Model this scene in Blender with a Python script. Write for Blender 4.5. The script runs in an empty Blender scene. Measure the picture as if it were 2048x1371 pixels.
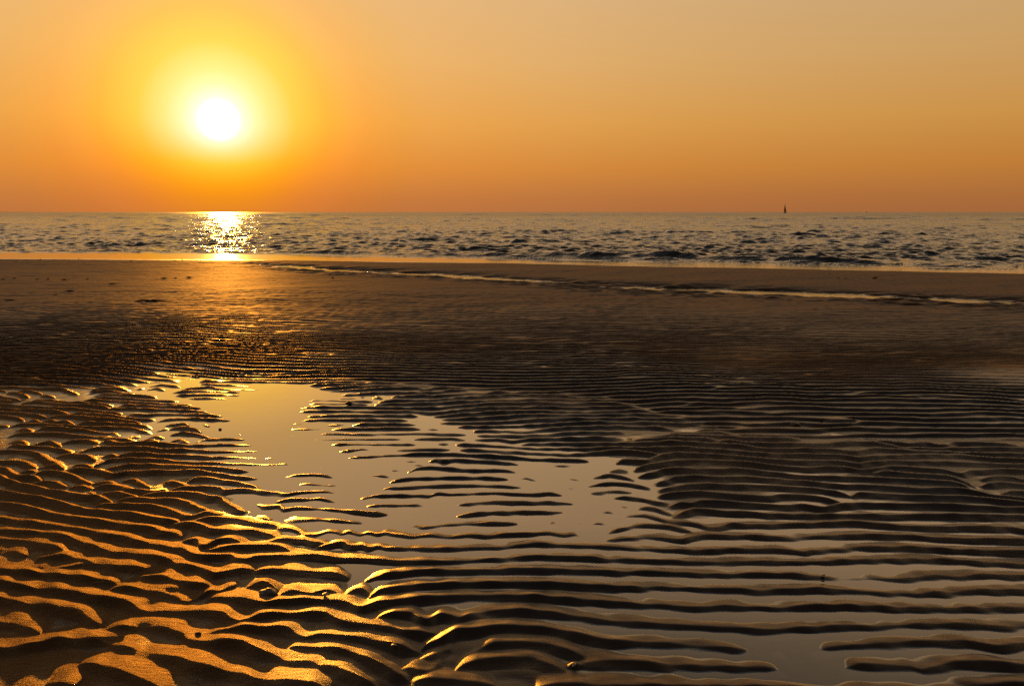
import bpy, math, random
import numpy as np
from mathutils import Vector, Matrix

# ------------------------------------------------------------------ camera
H = 1.2                                   # camera height above the pool (m)
FPX = 1593.0                              # focal length in photograph pixels (2048 wide)
PITCH = math.atan(261.5 / FPX)
sc = bpy.context.scene
COL = sc.collection
cam_d = bpy.data.cameras.new('camera')
cam_d.sensor_width = 36.0
cam_d.lens = FPX / 2048 * 36.0
cam_d.clip_start = 0.05
cam_d.clip_end = 60000
cam = bpy.data.objects.new('camera', cam_d)
cam.location = (0, 0, H)
cam.rotation_euler = (math.pi / 2 - PITCH, 0, 0)
COL.objects.link(cam)
sc.camera = cam

# ------------------------------------------------------------------ sky and sun
SUN_EL = math.radians(5.94)
SUN_AZ = math.radians(-19.65)             # left of the view axis
SUN_DIR = Vector((math.sin(SUN_AZ) * math.cos(SUN_EL), math.cos(SUN_AZ) * math.cos(SUN_EL), math.sin(SUN_EL)))
SUN_STRENGTH = 5.0
sc.view_settings.view_transform = 'Standard'
sc.view_settings.look = 'None'
sc.view_settings.exposure = 0.0
sc.view_settings.gamma = 1.0
sc.cycles.use_denoising = False

class NT:
    """small helper for writing node trees"""
    def __init__(s, tree):
        s.t = tree; s.n = tree.nodes; s.l = tree.links
    def node(s, typ, **kw):
        n = s.n.new(typ)
        for k, v in kw.items(): setattr(n, k, v)
        return n
    def put(s, sock, v):
        if isinstance(v, bpy.types.NodeSocket): s.l.new(v, sock)
        elif v is not None: sock.default_value = v
    def math(s, op, a, b=None, c=None, clamp=False):
        n = s.node('ShaderNodeMath', operation=op); n.use_clamp = clamp
        s.put(n.inputs[0], a); s.put(n.inputs[1], b) if b is not None else None
        if c is not None: s.put(n.inputs[2], c)
        return n.outputs[0]
    def vmath(s, op, a, b=None, scale=None):
        n = s.node('ShaderNodeVectorMath', operation=op)
        s.put(n.inputs[0], a)
        if b is not None: s.put(n.inputs[1], b)
        if scale is not None: s.put(n.inputs['Scale'], scale)
        return n.outputs['Value'] if op in ('DOT_PRODUCT', 'LENGTH') else n.outputs['Vector']
    def ramp(s, fac, stops, interp='LINEAR'):
        n = s.node('ShaderNodeValToRGB'); e = n.color_ramp.elements
        n.color_ramp.interpolation = interp
        e.remove(e[1])
        for i, (p, c) in enumerate(stops):
            q = e.new(p) if i else e[0]
            if not i: q.position = p
            q.color = (c[0], c[1], c[2], 1) if hasattr(c, '__len__') else (c, c, c, 1)
        s.put(n.inputs[0], fac)
        return n.outputs['Color']
    def range(s, v, a, b, c, d, smooth=False):
        n = s.node('ShaderNodeMapRange')
        if smooth: n.interpolation_type = 'SMOOTHSTEP'
        s.put(n.inputs[0], v)
        for i, q in enumerate((a, b, c, d)): s.put(n.inputs[i + 1], q)
        return n.outputs[0]
    def noise(s, vec, scale, detail=2, rough=0.5, dist=0.0):
        n = s.node('ShaderNodeTexNoise')
        s.put(n.inputs['Vector'], vec)
        n.inputs['Scale'].default_value = scale
        n.inputs['Detail'].default_value = detail
        n.inputs['Roughness'].default_value = rough
        n.inputs['Distortion'].default_value = dist
        return n.outputs['Fac']
    def mixc(s, f, a, b, mode='MIX'):
        n = s.node('ShaderNodeMix', data_type='RGBA', blend_type=mode)
        n.clamp_factor = True
        s.put(n.inputs[0], f); s.put(n.inputs[6], a); s.put(n.inputs[7], b)
        return n.outputs[2]

world = bpy.data.worlds.new('World')
sc.world = world
world.use_nodes = True
w = NT(world.node_tree)
for n in list(w.n): w.n.remove(n)
tc = w.node('ShaderNodeTexCoord')
d = w.vmath('NORMALIZE', tc.outputs['Generated'])
sep = w.node('ShaderNodeSeparateXYZ'); w.l.new(d, sep.inputs[0])
el = w.math('MULTIPLY', w.math('ARCSINE', sep.outputs[2]), 180 / math.pi)
dot = w.vmath('DOT_PRODUCT', d, tuple(SUN_DIR))
gam = w.math('MULTIPLY', w.math('ARCCOSINE', w.math('MINIMUM', dot, 0.9999999)), 180 / math.pi)
# twilight gradient with elevation, as seen far from the sun (0..60 degrees)
base = w.ramp(w.math('DIVIDE', el, 60.0, clamp=True), [
    (0.0 / 60, (.372, .138, .046)), (1.0 / 60, (.415, .155, .044)), (3.0 / 60, (.535, .212, .042)),
    (6.0 / 60, (.605, .297, .072)), (10.0 / 60, (.605, .355, .135)), (15.0 / 60, (.585, .382, .195)),
    (22 / 60, (.80, .50, .265)), (32 / 60, (.37, .26, .165)), (43 / 60, (.12, .10, .085)), (60 / 60, (.045, .042, .045))])
# broad brightening towards the sun
broad = w.math('MULTIPLY', w.math('EXPONENT', w.math('MULTIPLY', w.math('POWER', w.math('DIVIDE', gam, 26.0), 1.3), -1.0)), 0.68)
fac_sun = w.vmath('ADD', w.vmath('SCALE', (1.14, 0.95, 0.72), scale=broad), (.92, .92, .95))
back = w.range(gam, 60, 130, 1.0, 0.18, smooth=True)       # the sky behind the camera is dim
base = w.vmath('MULTIPLY', base, w.vmath('SCALE', fac_sun, scale=back))
# the yellow halo: takes the blue out, adds red and green
lowb = w.math('MULTIPLY', w.range(gam, 3.0, 7.0, .85, 0.0, smooth=True), w.range(el, 1.2, 5.2, 1.0, 0.0, smooth=True))
cmb = w.node('ShaderNodeCombineXYZ'); cmb.inputs[0].default_value = 1.0
w.l.new(w.math('ADD', 1.0, w.math('MULTIPLY', lowb, .12)), cmb.inputs[1]); w.l.new(w.math('SUBTRACT', 1.0, lowb), cmb.inputs[2])
base = w.vmath('MULTIPLY', base, cmb.outputs[0])
halo_mul = w.ramp(w.math('DIVIDE', gam, 24.0, clamp=True), [
    (0.0, (1, .95, .15)), (5 / 24, (1, .93, .34)), (9 / 24, (1, .94, .64)), (15 / 24, (1, .97, .86)), (1, (1, 1, .95))], 'EASE')
base = w.vmath('MULTIPLY', base, halo_mul)
core = w.ramp(w.math('DIVIDE', gam, 12.0, clamp=True), [
    (0.0, (1, 1, 1)), (0.9 / 12, (.95, .95, .95)), (1.5 / 12, (.60, .74, .74)), (2.3 / 12, (.48, .57, .42)),
    (3.2 / 12, (.42, .44, .22)), (4.8 / 12, (.34, .24, .04)), (7.0 / 12, (.18, .08, .0)), (9.5 / 12, (.06, .01, .0)), (1.0, (0, 0, 0))])
below = w.range(w.math('SUBTRACT', el, w.math('MULTIPLY', gam, 0.15)), 0.2, 5.5, 0.0, 1.0, smooth=True)
core = w.vmath('MULTIPLY', core, w.ramp(below, [(0.0, (.75, .28, .0)), (0.45, (1.0, .62, .12)), (1.0, (1, 1, 1))]))
disc = w.vmath('SCALE', w.node('ShaderNodeRGB').outputs[0], scale=w.range(gam, 0.45, 1.5, 4.0, 0.0, smooth=True))
w.n[-1]
for n in w.n:
    if n.type == 'RGB': n.outputs[0].default_value = (1.0, 0.82, 0.50, 1)
tot = w.vmath('ADD', w.vmath('ADD', base, core), disc)
hor = w.range(el, -0.6, -0.05, 0.12, 1.0)                      # below the horizon: dim
tot = w.vmath('SCALE', tot, scale=hor)
sky = w.node('ShaderNodeTexSky', sky_type='NISHITA')
sky.sun_disc = False
sky.sun_elevation = SUN_EL
sky.sun_rotation = SUN_AZ
sky.air_density = 1.5; sky.dust_density = 3.0
nish = w.vmath('SCALE', sky.outputs[0], scale=w.math('MULTIPLY', 0.05, w.range(el, 15, 50, 0.0, 1.0, smooth=True)))
tot = w.vmath('ADD', tot, nish)
bg = w.node('ShaderNodeBackground'); w.l.new(tot, bg.inputs[0]); bg.inputs[1].default_value = 1.0
out = w.node('ShaderNodeOutputWorld'); w.l.new(bg.outputs[0], out.inputs[0])
world.cycles.sampling_method = 'MANUAL'
world.cycles.sample_map_resolution = 1024

sun_d = bpy.data.lights.new('sun', 'SUN')
sun_d.energy = SUN_STRENGTH
sun_d.color = (1.0, 0.36, 0.032)
sun_d.angle = math.radians(0.55)
sun = bpy.data.objects.new('sun', sun_d)
sun.rotation_euler = SUN_DIR.to_track_quat('Z', 'Y').to_euler()
sun.location = (-8, 20, 6)
COL.objects.link(sun)

# ------------------------------------------------------------------ ground <-> photograph helpers
CP, SP = math.cos(PITCH), math.sin(PITCH)
def px2g(px, py, z=0.0):
    """photograph pixel -> point on the level z"""
    cx = (px - 1024) / FPX; cy = (685.5 - py) / FPX
    fy = CP + cy * SP; fz = cy * CP - SP
    t = (H - z) / -fz
    return cx * t, fy * t
def g2px(x, y, z=0.0):
    dz = z - H
    dep = y * CP - dz * SP
    dep = np.maximum(dep, 0.05)
    up = y * SP + dz * CP
    return 1024 + FPX * x / dep, 685.5 - FPX * up / dep

def tag(o, label=None, cat=None, group=None, kind=None):
    if label: o['label'] = label
    if cat: o['category'] = cat
    if group: o['group'] = group
    if kind: o['kind'] = kind
    return o

def grid_mesh(name, X, Y, Z, attrs, mat):
    nr, nc = X.shape
    me = bpy.data.meshes.new(name)
    nv = nr * nc
    co = np.empty((nv, 3), np.float32)
    co[:, 0] = X.ravel(); co[:, 1] = Y.ravel(); co[:, 2] = Z.ravel()
    idx = np.arange(nv, dtype=np.int32).reshape(nr, nc)
    q = np.stack([idx[:-1, :-1], idx[:-1, 1:], idx[1:, 1:], idx[1:, :-1]], -1).reshape(-1, 4)
    nf = len(q)
    me.vertices.add(nv); me.vertices.foreach_set('co', co.ravel())
    me.loops.add(nf * 4); me.loops.foreach_set('vertex_index', q.ravel())
    me.polygons.add(nf)
    me.polygons.foreach_set('loop_start', np.arange(0, nf * 4, 4, dtype=np.int32))
    me.polygons.foreach_set('use_smooth', np.ones(nf, bool))
    for k, a in attrs.items():
        at = me.attributes.new(k, 'FLOAT', 'POINT')
        at.data.foreach_set('value', np.ascontiguousarray(a.ravel(), np.float32))
    me.update(calc_edges=True)
    me.materials.append(mat)
    o = bpy.data.objects.new(name, me); COL.objects.link(o)
    return o

rs = np.random.RandomState(7)
def gfield(x, y, lx, ly, seed, n=28, cplx=False):
    """smooth gaussian random field, unit variance, correlation lengths lx, ly"""
    r = np.random.RandomState(seed)
    kx = r.randn(n) / lx; ky = r.randn(n) / ly
    ph = r.rand(n) * 2 * np.pi
    out = np.zeros(x.shape, np.float32); im = np.zeros(x.shape, np.float32) if cplx else None
    x = x.astype(np.float32); y = y.astype(np.float32)
    for a, b, p in zip(kx, ky, ph):
        t = np.float32(a) * x + np.float32(b) * y + np.float32(p)
        out += np.cos(t)
        if cplx: im += np.sin(t)
    s = np.float32(math.sqrt(2.0 / n))
    return (out * s + 1j * im * s) * 0.7071 if cplx else out * s
def sstep(v, a, b):
    t = np.clip((v - a) / (b - a), 0, 1)
    return t * t * (3 - 2 * t)
def curve(px, pts):
    p = np.array(pts, float)
    return np.interp(px, p[:, 0], p[:, 1])
def cmap(px, py, pts, soft=1.0):
    """control map: normalised gaussian weights of (px, py, value[, radius]) points; py on a log-distance scale"""
    ly = np.log(np.maximum(py - 424, 20)).astype(np.float32)
    pxf = px.astype(np.float32)
    num = np.zeros(px.shape, np.float32); den = np.full(px.shape, 1e-9, np.float32)
    for p in pts:
        r = p[3] if len(p) > 3 else 1.0
        sx = 95 * r * soft; sy = 0.085 * r * soft
        d2 = ((pxf - p[0]) / sx) ** 2 + ((ly - math.log(max(p[1] - 424, 20))) / sy) ** 2
        wgt = np.exp(-0.5 * np.minimum(d2, 60)) + 1e-4 / (1 + d2)
        num += wgt * p[2]; den += wgt
    return num / den

# ------------------------------------------------------------------ shape curves of the beach (photograph pixels)
SHORE = [(-900, 503), (0, 516), (440, 518), (700, 521), (1000, 525), (1300, 531), (1600, 537), (1800, 541), (2048, 546), (3000, 568)]
LIP = [(-900, 489), (0, 502), (440, 504), (700, 509), (1000, 514), (1300, 521), (1600, 529), (1800, 535), (2048, 541), (3000, 563)]
STREAM = [(-900, 500), (300, 520), (500, 527), (600, 533), (700, 541), (850, 547), (1000, 557), (1150, 567), (1300, 575), (1500, 581), (1700, 589), (1900, 598), (2048, 604), (3000, 650)]
def curve_y(x, y, pts):
    """ground distance y of the curve at the same sideways position x (fixed-point search)"""
    p = np.array(pts, float)
    gx, gy = px2g(p[:, 0], p[:, 1])
    return np.interp(x, gx, gy)

# flood map: 1.2 fully under water, 0 half-flooded, -1.2 dry
FLOOD = [
 # open pool
 (340,750,.9,.5),(400,757,.9,.5),(520,775,1.5,.6),(590,790,1.6,.6),(640,783,1.0,.5),(470,800,.8,.5),(540,830,1.7,.6),(500,850,1.3,.6),
 (560,870,1.7,.6),(620,880,1.6,.6),(560,910,1.3,.6),(620,930,1.5,.6),(680,930,1.6,.5),(600,965,.7,.5),(680,975,1.3,.5),(720,1000,1.3,.5),(760,1030,1.3,.5),
 (640,1035,.3,.5),(700,1050,.8,.5),(800,1052,1.0,.5),(580,1050,-.2,.5),(860,1045,.7,.5),
 # ridged right half of the pool
 (680,800,.2,.5),(760,815,.15,.5),(700,840,.3,.5),(800,845,.2,.5),(740,870,.25,.5),(860,870,.35,.5),(780,900,.45,.5),(900,905,.3,.5),(980,890,.6,.5),
 (860,940,.2,.5),(960,945,.3,.5),(900,985,.2,.5),(820,1000,.35,.5),(1000,990,.35,.5),(940,1025,.45,.5),(1060,930,.8,.5),(1100,960,.8,.5),
 (1180,950,.85,.5),(1240,970,.6,.5),(1290,1000,.5,.5),(1120,1010,.75,.5),(1200,1020,.6,.5),(1080,1045,.55,.5),(1300,1045,.0,.5),
 # far shore of the pool
 (640,757,-1.0,.45),(760,785,-.75,.4),(860,810,-.75,.4),(960,835,-.8,.4),(1060,857,-.8,.4),(1160,890,-.85,.4),(1280,915,-.9,.4),(1370,960,-.8,.4),(1400,1010,-.6,.4),
 (700,750,-1.2,.6),(900,780,-1.2,.6),(1050,815,-1.2,.6),(1200,850,-1.2,.6),(1350,890,-1.1,.6),(1500,880,-1.15),(1500,800,-1.3),(1800,800,-1.3),(1300,780,-1.3),
 (1550,945,-.35,.5),(1640,965,-.25,.5),(1680,1000,-.5,.5),(1500,1000,-.75,.6),(1850,950,-.9),(2000,980,-.8),(1700,900,-1.0),(1900,880,-1.1),
 (1300,876,-.2,.22),(1750,1040,-.35,.6),(1950,1040,-.35,.6),(1500,1045,-.3,.5),
 # left of the pool
 (420,870,.15,.5),(450,900,.15,.5),(350,790,.45,.5),(300,810,.25,.5),(330,840,.0,.5),(400,825,.3,.5),(330,880,.2,.35),(250,790,.0,.5),(200,830,-.6,.5),
 (480,930,.1,.5),(420,960,-.4,.5),(520,985,-.1,.5),(250,900,-.9,.6),(100,800,-1.1),(60,880,-1.1),(150,950,-1.3),(100,1050,-1.5),(350,1020,-1.0,.7),(480,1060,-.8,.6),
 (290,745,.2,.35),(200,770,-.6,.5),(450,760,.2,.4),
 # below the pool
 (760,1085,-.15,.5),(900,1080,.1,.5),(1050,1085,.1,.6),(1200,1080,.1,.6),(1400,1085,-.05,.6),(1700,1100,-.05),(2000,1100,-.1),
 (640,1100,-.7,.5),(560,1130,-1.2,.6),(720,1150,-.1,.4),(850,1135,.05,.5),(1000,1140,.1,.6),(1300,1150,.1),(1600,1150,.1),(1950,1160,.05),
 (690,1180,-.7,.35),(800,1190,-.4,.4),(950,1190,-.15,.5),(1150,1200,.05),(1450,1210,.12),(1800,1220,.12),(2040,1230,.1),
 (850,1240,-1.2,.6),(1050,1240,-.8,.6),(1200,1255,-.2,.5),(1400,1280,.15,.7),(1620,1290,.35,.7),(1850,1285,.2),
 (1150,1310,-.8,.6),(1300,1330,-.1,.6),(1500,1345,.15,.6),(1600,1325,1.0,.35),(1640,1345,.9,.35),(1850,1345,.1),(2040,1340,.15),
 (1000,1330,-1.3),(700,1300,-1.6),(400,1200,-1.6),(100,1200,-1.8),(300,1330,-1.8),(600,1220,-1.4),(500,1371,-1.6),(1150,1400,-1.2),(1600,1400,.1),(2000,1400,.0),
 (0,1500,-1.8,2),(1000,1500,-1.2,2),(2000,1500,-.2,2),(-400,1000,-1.5,2),(-300,1300,-1.6,2),(2300,1000,-.6,2),(2400,1250,.0,2),
]
for i in range(-2, 13):
    FLOOD += [(i * 200, 715, -1.3, 1.0), (i * 200, 670, -1.6, 1.4), (i * 200, 620, -2.0, 1.6), (i * 200, 570, -2.0, 2)]
# disorder of the ripples
MESS = [(100,670,1.0),(300,700,1.1),(100,730,.95),(350,740,.6,.7),(600,700,.5),(800,700,.35),(1100,740,.45),(1300,780,.7),(1500,760,.6),(1800,740,.6),
 (1000,800,.22),(250,790,.9,.7),(100,850,.6),(350,860,.6,.7),(60,930,.85),(250,960,.8),(450,930,.35,.7),(420,1000,.6),(550,1000,.6,.7),(200,1080,.45),(550,1080,.5),
 (700,850,.25),(850,950,.5),(1150,960,.5),(1300,1010,.6,.7),(1400,920,.25),(1700,880,.5),(1900,850,.7),(1750,960,.4),(2000,960,.4),(1000,1060,.2),
 (1400,1060,.25),(1800,1100,.2),(1300,1180,.12),(1700,1200,.12),(2000,1250,.15),(1500,1300,.25),(1000,1180,.25),(800,1150,.4),(600,1200,.7),(300,1200,.5),(800,1280,.9),
 (1050,1290,.7),(500,1300,.6),(100,1300,.7),(1200,1340,.35),(1700,1340,.35),(1000,620,.8,2),(2000,620,.8,2),(1000,680,.7),(1500,680,.8),(200,600,.7,2)]

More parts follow.
